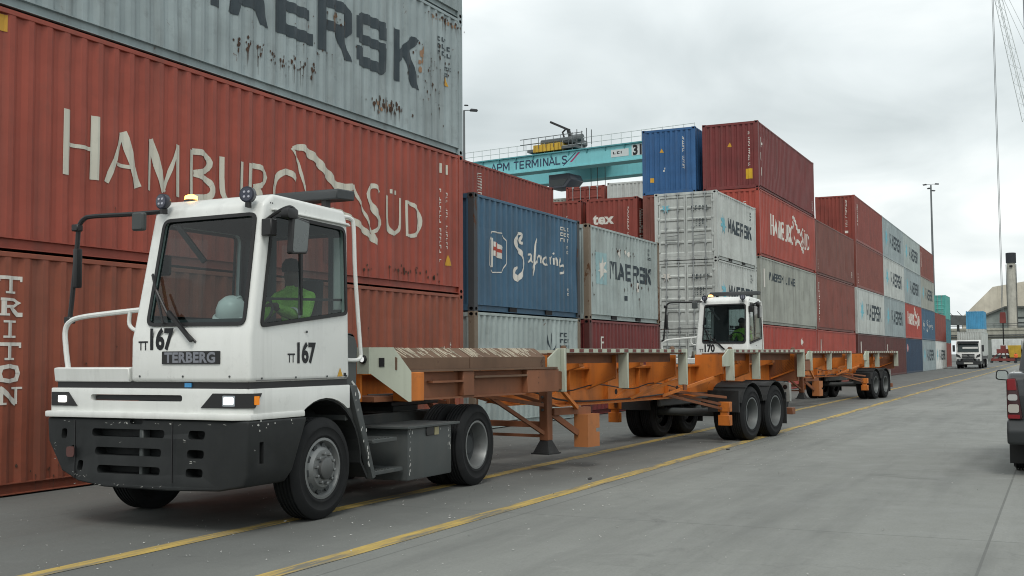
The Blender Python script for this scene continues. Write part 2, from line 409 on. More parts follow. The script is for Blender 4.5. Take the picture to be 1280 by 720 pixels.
for yc in (5.32, 6.96):
    mb = MB(); ys = []
    for k in range(241):                       # a hand-painted edge that wanders a little
        x = -4+k*1.0; a = rnd.uniform(-.012, .012); mb.v += [(x, yc-.095+a, .004), (x, yc+.095+rnd.uniform(-.012, .012), .004)]
    for k in range(240): mb.f.append((2*k, 2*k+2, 2*k+3, 2*k+1)); mb.m.append(0)
    o = mb.build('lane_line', LM, smooth=0); o['kind'] = 'structure'
# loose grit and crumbs on the concrete
mb = MB()
for k in range(1500):
    if k < 900: x = rnd.uniform(5.5, 26); y = rnd.gauss(6.5, 2.2)
    else: x = rnd.uniform(4.5, 60); y = rnd.uniform(0.5, 11)
    if y > 10.9: continue
    s_ = rnd.uniform(.004, .013)*(1.5 if rnd.random() < .04 else 1)
    P = [Vector((rnd.uniform(-1, 1), rnd.uniform(-1, 1), rnd.uniform(0, .8)))*s_ for _ in range(3)]+[Vector((0, 0, 1.0))*s_]
    i = len(mb.v); mb.v += [(x+p.x*1.4, y+p.y*1.4, .003+max(0, p.z)) for p in P]
    for f_ in ((0, 1, 2), (0, 1, 3), (1, 2, 3), (0, 2, 3)): mb.f.append(tuple(i+q for q in f_)); mb.m.append(0)
o = mb.build('loose_grit', plain('grit', (0.42, 0.42, 0.40), 0.9), smooth=0); o['kind'] = 'stuff'; o['label'] = 'loose pale grit scattered on the concrete'; o['category'] = 'grit'
mb = MB()
for x, y, a in ((14.0, 5.6, .3), (19.2, 5.15, .1)):
    rag = MB().prism([(-.10, -.02), (-.03, -.03), (.09, -.025), (.11, .01), (.02, .03), (-.08, .02)], 'z', .004, .011)
    o = rag.build('rubber_scrap', plain('scrap_rubber', (.02, .02, .02), .9), bevel=.004, loc=(x, y, 0), rot=(0, 0, a))
    tag(o, {14.0: 'flat black rubber scrap between the yellow lines behind the first tractor', 19.2: 'flat black rubber scrap near the first trailer rear wheels'}[x], 'scrap', 'rubber scraps on the concrete')

# ------------------------------------------------------------------ containers
HC, SD, L40, L20, WID = 2.896, 2.591, 12.192, 6.058, 2.438
P_ = 0.278
def corr_breaks(L, s0=0.17):
    n = int((L-2*s0)/P_); s1 = s0+((L-2*s0)-n*P_)/2
    b = [s0]
    for k in range(n): b += [s1+k*P_+d for d in (.036, .106, .172, .242)]
    return b+[L-s0]
def corr_y(s, L, s0=0.17):
    n = int((L-2*s0)/P_); s1 = s0+((L-2*s0)-n*P_)/2; t = (s-s1)
    if t < 0 or t > n*P_: return .012
    t %= P_
    if t < .036 or t > .242: return .012
    if t < .106: return .012+.036*(t-.036)/.07
    if t < .172: return .048
    return .048-.036*(t-.172)/.07
MC = {}
def cached(key, fn):
    if key not in MC: MC[key] = fn()
    return MC[key]
def side_mesh(L, H):
    def mk():
        mb = MB(); B = corr_breaks(L)
        for s in B:
            y = corr_y(s, L)
            mb.v += [(s, y, .158), (s, y, H-.075)]
        for k in range(len(B)-1): mb.f.append((2*k, 2*k+2, 2*k+3, 2*k+1)); mb.m.append(0)
        # flat strip closing the waves under the top rail
        return mb.mesh('side_panel', smooth=0)
    return cached(('side', L, H), mk)
DENT = {}
def rows(H): return [.158+k*(H-.233)/11 for k in range(12)]
def dent_field(seed, L, H, n):
    r_ = random.Random(seed)
    D = [(r_.uniform(.3, L-.3), r_.uniform(.35, H-.4), r_.uniform(.18, .6), r_.uniform(.2, .55), r_.uniform(-.006, .026)) for _ in range(n)]
    def f(x, z):
        e = min(1, max(0, (z-.2)/.35), max(0, (H-.1-z)/.35))
        return e*sum(d*math.exp(-((x-a)/rx)**2-((z-b)/rz)**2) for a, b, rx, rz, d in D)
    return f
def dented_side(L, H, f):
    mb = MB(); B = corr_breaks(L); Z = rows(H); n = len(Z)
    for s in B:
        y = corr_y(s, L)
        mb.v += [(s, y+f(s, z), z) for z in Z]
    for k in range(len(B)-1):
        for j in range(n-1): mb.f.append((k*n+j, (k+1)*n+j, (k+1)*n+j+1, k*n+j+1)); mb.m.append(0)
    return mb.mesh('side_panel', smooth=0)
def endpanel_mesh(H):
    def mk():
        mb = MB(); n = 9; p = (WID-.3)/n; B = [.15]
        for k in range(n): B += [.15+k*p+d for d in (p*.18, p*.38, p*.62, p*.82)]
        B.append(WID-.15)
        for s in B:
            t = ((s-.15) % p)/p; x = .012+.045*(0 if t < .19 or t > .81 else 1 if .37 < t < .63 else 1)
            x = .012 if (t < .2 or t > .8) else .055
            mb.v += [(x, s, .158), (x, s, H-.1)]
        for k in range(len(B)-1): mb.f.append((2*k, 2*k+2, 2*k+3, 2*k+1)); mb.m.append(0)
        return mb.mesh('end_panel', smooth=0)
    return cached(('endp', H), mk)
def rail_mesh(L):
    return cached(('brail', L), lambda: MB().prism([(.008, .158), (.075, .158), (.075, .022), (.012, .022), (.012, .032), (.058, .036), (.058, .143), (.008, .146)], 'x', .17, L-.17).mesh('bottom_rail', smooth=0))
def toprail_mesh(L, H):
    return cached(('trail', L, H), lambda: MB().box(.17, L-.17, .006, .066, H-.078, H-.016).mesh('top_rail', bevel=.006))
def roof_mesh(L, H):
    def mk():
        mb = MB(); n = int((L-.3)/.21); p = (L-.3)/n; B = [.15]
        for k in range(n): B += [.15+k*p+d for d in (p*.3, p*.45, p*.75, p*.9)]
        B.append(L-.15)
        for s in B:
            t = ((s-.15) % p)/p; z = H-.022-(.02 if .4 < t < .8 else 0)
            mb.v += [(s, .04, z), (s, WID-.04, z)]
        for k in range(len(B)-1): mb.f.append((2*k, 2*k+1, 2*k+3, 2*k+2)); mb.m.append(0)
        return mb.mesh('roof_panel', smooth=0)
    return cached(('roof', L, H), mk)
def casting_mesh():
    """corner casting 178 x 162 x 118 at the road-side near bottom corner, with sunk apertures on side and end"""
    def mk():
        mb = MB(); X, Y, Z = .178, .162, .118
        def face(o, u, v, n_):                                        # a face with an oval hole sunk along -n
            o, u, v, n_ = Vector(o), Vector(u), Vector(v), Vector(n_)
            hole = [o+u*(.5+.30*math.cos(R(a)))+v*(.5+.34*math.sin(R(a))) for a in range(0, 360, 45)]
            corner = [o+u, o+u+v, o+v, o]
            mb.poly([corner[0], corner[1], hole[1], hole[0]][::-1])
            mb.poly([corner[1], hole[2], hole[1]][::-1]); mb.poly([corner[1], corner[2], hole[3], hole[2]][::-1]); mb.poly([corner[2], hole[4], hole[3]]); mb.poly([corner[2], corner[3], hole[5], hole[4]])
            mb.poly([corner[3], hole[6], hole[5]]); mb.poly([corner[3], corner[0], hole[7], hole[6]]); mb.poly([corner[0], hole[0], hole[7]])
            inn = [h_-n_*.05 for h_ in hole]
            for k in range(8): mb.poly([hole[k], hole[(k+1) % 8], inn[(k+1) % 8], inn[k]], 1)
            mb.poly(inn, 1)
        face((0, 0, 0), (X, 0, 0), (0, 0, Z), (0, -1, 0)); face((0, 0, 0), (0, Y, 0), (0, 0, Z), (-1, 0, 0))
        mb.poly([(0, 0, Z), (X, 0, Z), (X, Y, Z), (0, Y, Z)]); mb.poly([(0, 0, 0), (0, Y, 0), (X, Y, 0), (X, 0, 0)])
        mb.poly([(X, 0, 0), (X, Y, 0), (X, Y, Z), (X, 0, Z)]); mb.poly([(0, Y, 0), (0, Y, Z), (X, Y, Z), (X, Y, 0)])
        return mb.mesh('corner_casting', smooth=0, weld=1e-6)
    return cached('cast', mk)
def post_mesh(H):
    return cached(('post', H), lambda: MB().prism([(.004, .002), (.17, .002), (.17, .05), (.06, .05), (.06, .148), (.004, .148)], 'z', .118, H-.118).mesh('corner_post', smooth=0))
def frame_mesh(L, H):
    def mk():
        mb = MB()
        for x0, x1 in ((.002, .17), (L-.17, L-.002)):
            for y0, y1 in ((.002, .15), (WID-.15, WID-.002)): mb.box(x0, x1, y0, y1, .0, H)
        for y0, y1 in ((.006, .07), (WID-.07, WID-.006)):
            mb.box(.17, L-.17, y0, y1, H-.078, H-.016); mb.box(.17, L-.17, y0, y1, .022, .158)
        for x0, x1 in ((.006, .08), (L-.08, L-.006)):
            mb.box(x0, x1, .15, WID-.15, H-.1, H-.01); mb.box(x0, x1, .15, WID-.15, .02, .158)
        return mb.mesh('frame', smooth=0)
    return cached(('frame', L, H), mk)
DARK = plain('dark_hollow', (.008, .008, .009), .9)
def paintc(key):
    T = {'hamburg': ((.285, .062, .040), .1, .16, .28), 'triton': ((.245, .07, .04), .3, .22, .35), 'maersk': ((.28, .335, .345), .55, .3, .3), 'maersk2': ((.33, .385, .375), .5, .25, .3),
         'maersk3': ((.25, .30, .305), .25, .25, .3), 'palegrey': ((.45, .48, .46), .25, .25, .3), 'greybeige': ((.30, .315, .28), .3, .3, .35),
         'safblue': ((.045, .108, .175), .25, .2, .25), 'navy': ((.02, .045, .085), .1, .2, .25), 'blue': ((.03, .10, .235), .2, .2, .25), 'skyblue': ((.07, .28, .47), .0, .15, .15),
         'maroon': ((.155, .032, .031), .2, .2, .25), 'redoxide': ((.21, .046, .034), .2, .22, .3), 'brown': ((.16, .055, .042), .25, .3, .35), 'brown2': ((.19, .054, .04), .2, .25, .3),
         'red': ((.32, .058, .04), .15, .2, .3), 'brightred': ((.34, .055, .04), .1, .15, .25), 'darkred': ((.09, .025, .022), .2, .2, .3), 'teal': ((.09, .36, .32), .1, .15, .2), 'greenblue': ((.05, .16, .2), .1, .15, .2), 'white': ((.62, .64, .62), .15, .25, .3)}
    c, ru, di, stt = T[key]
    return paint('container_'+key, c, .55, 0, di+.12, ru, stt+.2, spec=.35, var=.17, bump=.3)
def container(X, Y, Z, L, H, key, label, near=True, door=False, pockets=None, ends='panel', lets=(), name='shipping_container', group='stacked shipping containers', rusty_posts=None):
    t = thing(name, label, 'container', (X, Y, Z), 0, group)
    pm = paintc(key); pk = rusty_posts or pm
    if near:
        f = dent_field(int(X*13+Z*7+Y), L, H, 26 if L > 7 else 13); DENT[t.name] = (f, H)
        link('side_panel', dented_side(L, H, f), pm, t)
    else: link('side_panel', side_mesh(L, H), pm, t)
    o = link('side_panel', side_mesh(L, H), pm, t); o.location = (L, WID, 0); o.rotation_euler = (0, 0, math.pi)
    link('roof_panel', roof_mesh(L, H), pm, t)
    if not near:
        link('frame', frame_mesh(L, H), pm, t)
    else:
        for y in (0, 1):
            for x in (0, 1):
                o = link('corner_post', post_mesh(H), pk, t); o.location = (x*L, y*WID, 0); o.scale = (1-2*x, 1-2*y, 1)
                for z in (0, 1):
                    o = link('corner_casting', casting_mesh(), [pk, DARK], t); o.location = (x*L, y*WID, z*H); o.scale = (1-2*x, 1-2*y, 1-2*z)
            o = link('bottom_rail', rail_mesh(L), pm, t); o.location = (0, y*WID, 0); o.scale = (1, 1-2*y, 1)
            o = link('top_rail', toprail_mesh(L, H), pm, t); o.location = (0, y*WID, 0); o.scale = (1, 1-2*y, 1)
        rm = cached('endrail', lambda: MB().box(.006, .075, .162, WID-.162, .02, .158).mesh('end_sill'))
        hm = cached('endhead', lambda: MB().box(.006, .08, .162, WID-.162, -.11, -.012).mesh('end_header'))
        for x in (0, 1):
            o = link('end_sill', rm, pm, t); o.location = (x*L, 0, 0); o.scale = (1-2*x, 1, 1)
            o = link('end_header', hm, pm, t); o.location = (x*L, 0, H); o.scale = (1-2*x, 1, 1)
    if pockets or (L == L20 and near):
        fm = cached('pocket', lambda: MB().prism([(-.19, .026), (.19, .026), (.19, .15), (-.19, .15)], 'y', .02, .056).mesh('fork_pocket'))
        for x in (L/2-1.03, L/2+1.03): o = link('fork_pocket', fm, DARK, t); o.location = (x, 0, 0)
    for x in (0, 1):
        if door and x == 0: doors(t, H, pm, key)
        else:
            o = link('end_panel', endpanel_mesh(H), pm, t); o.location = (x*L, 0, 0); o.scale = (1-2*x, 1, 1)
    for ld in lets: lettering(t, L, *ld)
    return t
def doors(t, H, pm, key):
    """near end: two ribbed door leaves with lock rods, handles and hinges"""
    steel = paint('galvanised_rod', (.33, .35, .35), .45, .6, .3, .3, .2)
    for d in (0, 1):
        y0, y1 = (.165, WID/2-.006) if d == 0 else (WID/2+.006, WID-.165)
        mb = MB(); zs = [.17, .24]; n = 5; hh = (H-.12-.24-.06)/n
        prof = [(.02, .165)]
        for k in range(n):
            za = .24+k*hh; prof += [(.02, za+.04), (.055, za+.08), (.055, za+hh-.06), (.02, za+hh-.02)]
        prof += [(.02, H-.115), (.08, H-.115), (.08, .165)]
        mb.prism([(p[0], p[1]) for p in prof], 'y', y0+.06, y1-.06)
        mb.box(.018, .078, y0, y0+.06, .165, H-.115); mb.box(.018, .078, y1-.06, y1, .165, H-.115)
        leaf = mb.build('door', pm, t, smooth=0)
        for q in (.27, .73):
            yy = y0+(y1-y0)*q
            mr_ = MB().tube([(-.012, yy, .06), (-.012, yy, H-.05)], .021, 8); mr_.build('lock_rod', steel, leaf)
            for z in (.05, H-.07): MB().box(-.03, .03, yy-.06, yy+.06, z-.04, z+.04).build('rod_cam', steel, leaf, bevel=.008)
            for z in (.62, 1.25, 1.9): MB().box(-.02, .03, yy-.05, yy+.05, z-.025, z+.025).build('rod_bracket', steel, leaf, bevel=.006)
            zz_ = .95 if q < .5 else .8
            MB().tube([(-.035, yy, zz_), (-.045, yy+(.18 if q < .5 else -.18), zz_-.015), (-.04, yy+(.42 if q < .5 else -.42), zz_-.03)], .016, 6).build('door_handle', steel, leaf)
        for z in (.35, .95, 1.6, 2.2):
            ye = y0 if d == 0 else y1
            MB().box(-.004, .04, ye-.05, ye+.05, z-.05, z+.05).build('hinge', pm, leaf, bevel=.008)
        MB().box(.022, .05, (y1-.004) if d == 0 else (y0-.012), (y1+.012) if d == 0 else (y0+.004), .17, H-.12).build('door_seal', plain('seal_rubber', (.02, .02, .02), .8), leaf)
class Letters(list): pass
def rust_blobs(cx, cz, rx, rz, n, seed, smin=.02, smax=.07, tall=1.6):
    r_ = random.Random(seed); o = []
    for k in range(n):
        x = cx+r_.gauss(0, .5)*rx; z = cz+r_.gauss(0, .5)*rz; s_ = r_.uniform(smin, smax); m_ = r_.randint(5, 8)
        o.append([(x+s_*math.cos(2*math.pi*i/m_)*r_.uniform(.6, 1.2), z+s_*tall*math.sin(2*math.pi*i/m_)*r_.uniform(.6, 1.2)) for i in range(m_)])
        if r_.random() < .4: o.append([(x-s_*.25, z), (x+s_*.25, z), (x+s_*.1, z-r_.uniform(.1, .35)), (x-s_*.1, z-r_.uniform(.1, .35))])
    return o
def lettering(t, L, polys, mat, face='side', off=.003, name='lettering'):
    if isinstance(polys, Letters):                       # each big letter is a part of its own
        for q in polys: lettering(t, L, q, mat, face, off, 'letter')
        return
    mb = MB()
    if face == 'side':
        B = corr_breaks(L)
        for i, q in enumerate(polys):
            df = DENT.get(t.name)
            for p in split_poly([tuple(v) for v in q], B):
                if df is None: mb.poly([(a, corr_y(a, L)-off-.0005*(i % 6), b) for a, b in p]); continue
                for p2 in split_poly([(b, a) for a, b in p], rows(df[1])): mb.poly([(a, corr_y(a, L)+df[0](a, b)-off-.005-.0005*(i % 6), b) for b, a in p2])
    else:  # near end, u runs to the viewer's right = from far side (y=WID) to road side (y=0)
        n = 9; p_ = (WID-.3)/n; B = [.15]
        for k in range(n): B += [.15+k*p_+d for d in (p_*.18, p_*.38, p_*.62, p_*.82)]
        def xx(s):
            tt = ((s-.15) % p_)/p_
            return .012 if (tt <= .18 or tt >= .82) else .012+.043*(tt-.18)/.2 if tt < .38 else .055 if tt < .62 else .055-.043*(tt-.62)/.2
        xf = (lambda s: .012) if face == 'door' else xx
        for i, q in enumerate(polys):
            for p in split_poly([(WID-a, b) for a, b in q], B): mb.poly([(xf(a)-off-.0005*(i % 6), a, b) for a, b in p])
    o = mb.build(name, mat, t, smooth=0)
    if name in ('lettering', 'rust_patch', 'bare_patch', 'scuff_mark', 'door_marking'): o['kind'] = 'stuff'
    return o
W_ = paint('lettering_white', (.62, .60, .55), .6, 0, .3, .0, .3, var=.1)
W2 = paint('lettering_cream', (.56, .55, .47), .6, 0, .25, .0, .25, var=.08)
CH = paint('lettering_charcoal', (.03, .045, .055), .6, 0, .1, .0, .1, var=.1)
CB = paint('lettering_paleblue', (.16, .42, .50), .6, 0, .2, .0, .2)
YE = paint('sticker_amber', (.55, .30, .03), .6, 0, .2, 0, 0)
RD = paint('flag_red', (.35, .05, .03), .6, 0, .2, 0, 0)
def vmarks(x, z1, z0, wd, n=None, seed=1):
    """illegible stencilled code running down a panel: short blocks with gaps"""
    r_ = random.Random(seed); o = []; z = z1
    while z > z0:
        h_ = r_.uniform(.05, .075)
        if r_.random() > .12:
            k = r_.random()
            if k < .4: o += [rq(x, z-h_, x+wd*.28, z), rq(x+wd*.28, z-h_*.3, x+wd, z)]
            elif k < .7: o += [rq(x, z-h_*.35, x+wd, z), rq(x+wd*.7, z-h_, x+wd, z-h_*.35)]
            else: o += [rq(x, z-h_, x+wd, z-h_*.6), rq(x, z-h_*.6, x+wd*.35, z)]
        z -= h_+.025
    return o
def codes(x, z, wd, hh, rows, seed=2):
    r_ = random.Random(seed); o = []
    for k in range(rows):
        xx_ = x
        n = r_.randint(3, 5)
        for q in range(n):
            zt = z-k*hh*1.6; w_ = wd/6
            o += [rq(xx_, zt-hh, xx_+w_*.35, zt)]
            if r_.random() < .7: o += [rq(xx_+w_*.35, zt-hh*.3, xx_+w_, zt)]
            if r_.random() < .6: o += [rq(xx_+w_*.35, zt-hh, xx_+w_, zt-hh*.75)]
            xx_ += w_*1.45
    return o
def tri(x, z, s): return [[(x-s*.5, z), (x+s*.5, z), (x, z+s)]]
HAMBURG = [
 ([(1.66, 1.85), (1.66, 1.02)], .11), ([(2.14, 1.85), (2.14, 1.02)], .125), ([(1.7, 1.41), (2.09, 1.41)], .05),
 ([(2.62, 1.71), (2.36, 1.02)], .07), ([(2.63, 1.73), (2.91, 1.02)], .13), ([(2.51, 1.28), (2.75, 1.27)], .05),
 ([(3.13, 1.72), (3.12, 1.01)], .065), ([(3.14, 1.72), (3.4, 1.02)], .12), ([(3.4, 1.03), (3.66, 1.7)], .06), ([(3.67, 1.73), (3.68, .99)], .1),
 ([(3.96, 1.71), (3.97, 1.0)], .09), ([(3.99, 1.69), (4.22, 1.69), (4.35, 1.58), (4.27, 1.45), (4.03, 1.38)], .09), ([(4.03, 1.38), (4.29, 1.32), (4.41, 1.21), (4.34, 1.07), (4.0, 1.02)], .095),
 ([(4.62, 1.71), (4.63, 1.24), (4.7, 1.08), (4.87, 1.02), (5.04, 1.09), (5.1, 1.27), (5.1, 1.71)], .08),
 ([(5.3, 1.71), (5.3, 1.02)], .12), ([(5.34, 1.69), (5.57, 1.67), (5.68, 1.55), (5.59, 1.42), (5.4, 1.36)], .085), ([(5.42, 1.38), (5.77, 1.01)], .12),
 ([(6.46, 1.61), (6.33, 1.69), (6.18, 1.71), (6.0, 1.63), (5.9, 1.45), (5.9, 1.24), (6.0, 1.08), (6.18, 1.02), (6.36, 1.06), (6.36, 1.3)], .1),
 ([(6.32, 2.12), (6.46, 1.98), (6.53, 1.9), (6.57, 1.77), (6.65, 1.56), (6.77, 1.35), (6.91, 1.12), (7.03, .99)], .055),
 ([(6.33, 2.12), (6.46, 2.15), (6.65, 2.17), (6.81, 2.1), (7.0, 2.04), (7.17, 1.94), (7.39, 1.82), (7.59, 1.68), (7.82, 1.66), (8.16, 1.73)], [.05, .09, .12, .15, .16, .16, .17, .17, .16, .1]),
 ([(8.16, 1.76), (8.24, 1.58), (8.37, 1.43), (8.51, 1.28), (8.64, 1.1), (8.79, .95), (8.92, .82)], .06),
 ([(7.03, 1.03), (7.37, 1.2), (7.77, 1.21), (8.08, 1.15), (8.29, 1.08), (8.51, .97), (8.73, .88), (8.93, .81)], .12),
 ([(9.0, 1.73), (8.87, 1.82), (8.7, 1.8), (8.6, 1.65), (8.68, 1.5), (8.87, 1.34), (9.0, 1.2), (8.96, 1.07), (8.78, .98)], [.06, .08, .1, .12, .15, .15, .12, .1, .06]),
 ([(9.24, 1.71), (9.24, 1.29), (9.3, 1.1), (9.45, 1.02), (9.6, 1.06), (9.68, 1.2), (9.69, 1.71)], [.12, .12, .11, .09, .07, .06, .06]), ([(9.38, 1.84), (9.38, 1.76)], .06), ([(9.57, 1.84), (9.57, 1.76)], .06),
 ([(9.95, 1.7), (9.95, 1.01)], .065), ([(9.97, 1.67), (10.2, 1.64), (10.38, 1.53), (10.45, 1.36), (10.39, 1.17), (10.22, 1.05), (9.97, 1.03)], [.06, .08, .11, .12, .11, .08, .06])]
HG = [3, 6, 10, 13, 14, 17, 18, 22, 23, 26, 28]
def hamburg(sx=1.0, x0=0.0, z0=0.0, sz=1.0, fat=1.0):
    res = Letters(); o = []
    for idx, (pts, wd) in enumerate(HAMBURG):
        if idx in HG: res.append(o); o = []
        P = bezs(pts, 3) if len(pts) > 2 else pts
        if isinstance(wd, list):
            ws = []
            for k in range(len(wd)-1): ws += [wd[k]+(wd[k+1]-wd[k])*i/3 for i in range(3)]
            ws.append(wd[-1])
        else: ws = [wd]*len(P)
        o += ribbon([(x0+a*sx, z0+b*sz) for a, b in P], [q*fat*min(sx, sz)**.5 for q in ws])
    res.append(o)
    return res
SAF = [
 ([(2.57, 1.73), (2.45, 1.68), (2.37, 1.74), (2.45, 1.84), (2.44, 1.9), (2.29, 1.89), (2.15, 1.74), (2.2, 1.58), (2.45, 1.44), (2.58, 1.28), (2.55, 1.07), (2.4, .9), (2.2, .83), (2.06, .92), (2.1, 1.04), (2.2, 1.1)], [.04, .05, .06, .06, .05, .06, .08, .1, .1, .1, .09, .1, .12, .1, .06, .04]),
 ([(2.98, 1.46), (2.85, 1.44), (2.80, 1.34), (2.87, 1.27), (2.97, 1.33), (3.00, 1.46), (3.00, 1.30), (3.07, 1.28)], .036), ([(3.42, 1.78), (3.34, 1.86), (3.27, 1.76), (3.23, 1.45), (3.2, 1.1), (3.14, .97), (3.08, 1.05), (3.2, 1.22), (3.36, 1.36)], .04),
 ([(3.40, 1.45), (3.42, 1.28)], .04), ([(3.42, 1.38), (3.5, 1.47), (3.55, 1.42), (3.56, 1.29)], .036), ([(3.56, 1.38), (3.64, 1.47), (3.69, 1.42), (3.71, 1.30)], .036), ([(3.94, 1.46), (3.81, 1.44), (3.76, 1.34), (3.83, 1.27), (3.93, 1.33), (3.96, 1.46), (3.96, 1.30), (4.03, 1.28)], .036),
 ([(4.12, 1.48), (4.13, 1.30)], .04), ([(4.13, 1.40), (4.2, 1.5), (4.28, 1.49)], .036), ([(4.36, 1.48), (4.37, 1.31)], .04), ([(4.35, 1.61), (4.37, 1.57)], .04), ([(4.47, 1.47), (4.48, 1.30)], .04), ([(4.48, 1.4), (4.56, 1.49), (4.61, 1.44), (4.62, 1.30)], .036),
 ([(4.70, 1.38), (4.84, 1.42), (4.83, 1.5), (4.74, 1.48), (4.70, 1.36), (4.76, 1.28), (4.92, 1.33)], .036), ([(4.92, 1.33), (5.02, 1.3), (5.0, 1.16), (4.78, 1.12)], .045)]
def safmarine(sx=1.0, x0=0.0, z0=0.0):
    o = []
    for pts, wd in SAF:
        wd = [q*1.3 for q in wd] if isinstance(wd, list) else wd*1.35
        P = bezs(pts, 3) if len(pts) > 2 else pts
        if isinstance(wd, list):
            ws = []
            for k in range(len(wd)-1): ws += [wd[k]+(wd[k+1]-wd[k])*i/3 for i in range(3)]
            ws.append(wd[-1])
        else: ws = [wd]*len(P)
        o += ribbon([(x0+a*sx, z0+b) for a, b in P], ws)
    return o
def saf_badge(x0=0.0, z0=0.0, sx=1.0):
    oc = [(.78, 1.62), (.95, 1.82), (1.42, 1.82), (1.62, 1.66), (1.62, 1.14), (1.45, .93), (.98, .9), (.77, 1.05), (.78, 1.62)]
    T = lambda P: [(x0+a*sx, z0+b) for a, b in P]
    white = ribbon(T(oc), .025)+[T(rq(.91, 1.02, .99, 1.68))]+[T([(1.0, 1.6), (1.2, 1.58), (1.2, 1.25), (1.0, 1.28)]), T([(1.2, 1.58), (1.5, 1.5), (1.35, 1.4), (1.48, 1.22), (1.2, 1.25)])]
    red = [T([(1.0, 1.49), (1.22, 1.46), (1.22, 1.38), (1.0, 1.4)]), T([(1.22, 1.46), (1.47, 1.43), (1.4, 1.36), (1.22, 1.38)]), T([(1.07, 1.59), (1.14, 1.58), (1.14, 1.27), (1.07, 1.28)])]
    return white, red
def maersk20(x0=1.7, z0=1.18, cw=.54, gap=.105, h=.5):
    return Letters(slab_text(c, x0+i*(cw+gap), z0, cw, h, gap) for i, c in enumerate('MAERSK'))
TRI = {'T': [([(0, .92), (1, .92)], .16), ([(.5, .92), (.5, 0)], .26), ([(.25, .05), (.75, .05)], .1), ([(.04, 1), (.04, .7)], .09), ([(.96, 1), (.96, .7)], .09)],
 'R': [([(.22, 1), (.22, 0)], .24), ([(.02, .05), (.45, .05)], .1), ([(.1, .95), (.7, .93), (.88, .75), (.7, .55), (.3, .52)], .13), ([(.5, .52), (.72, .25), (.85, .05), (1.02, .05)], .2)],
 'I': [([(.5, 1), (.5, 0)], .26), ([(.2, .95), (.8, .95)], .1), ([(.2, .05), (.8, .05)], .1)],
 'O': [([(.5, .95), (.15, .85), (.1, .5), (.15, .15), (.5, .05)], .19), ([(.5, .95), (.85, .85), (.9, .5), (.85, .15), (.5, .05)], .19)],
 'N': [([(.18, 1), (.18, 0)], .13), ([(0, .05), (.38, .05)], .1), ([(.1, .97), (.86, .03)], .24), ([(.85, 1), (.85, 0)], .13), ([(.65, .95), (1.05, .95)], .1)]}
def triton():
    res = Letters()
    for k, ch in enumerate('TRITON'):
        o = []
        z = 2.39-k*.262
        for pts, wd in TRI[ch]: o += ribbon([(.70+a*.33, z+b*.2) for a, b in pts], wd*.26)
        res.append(o)
    return res
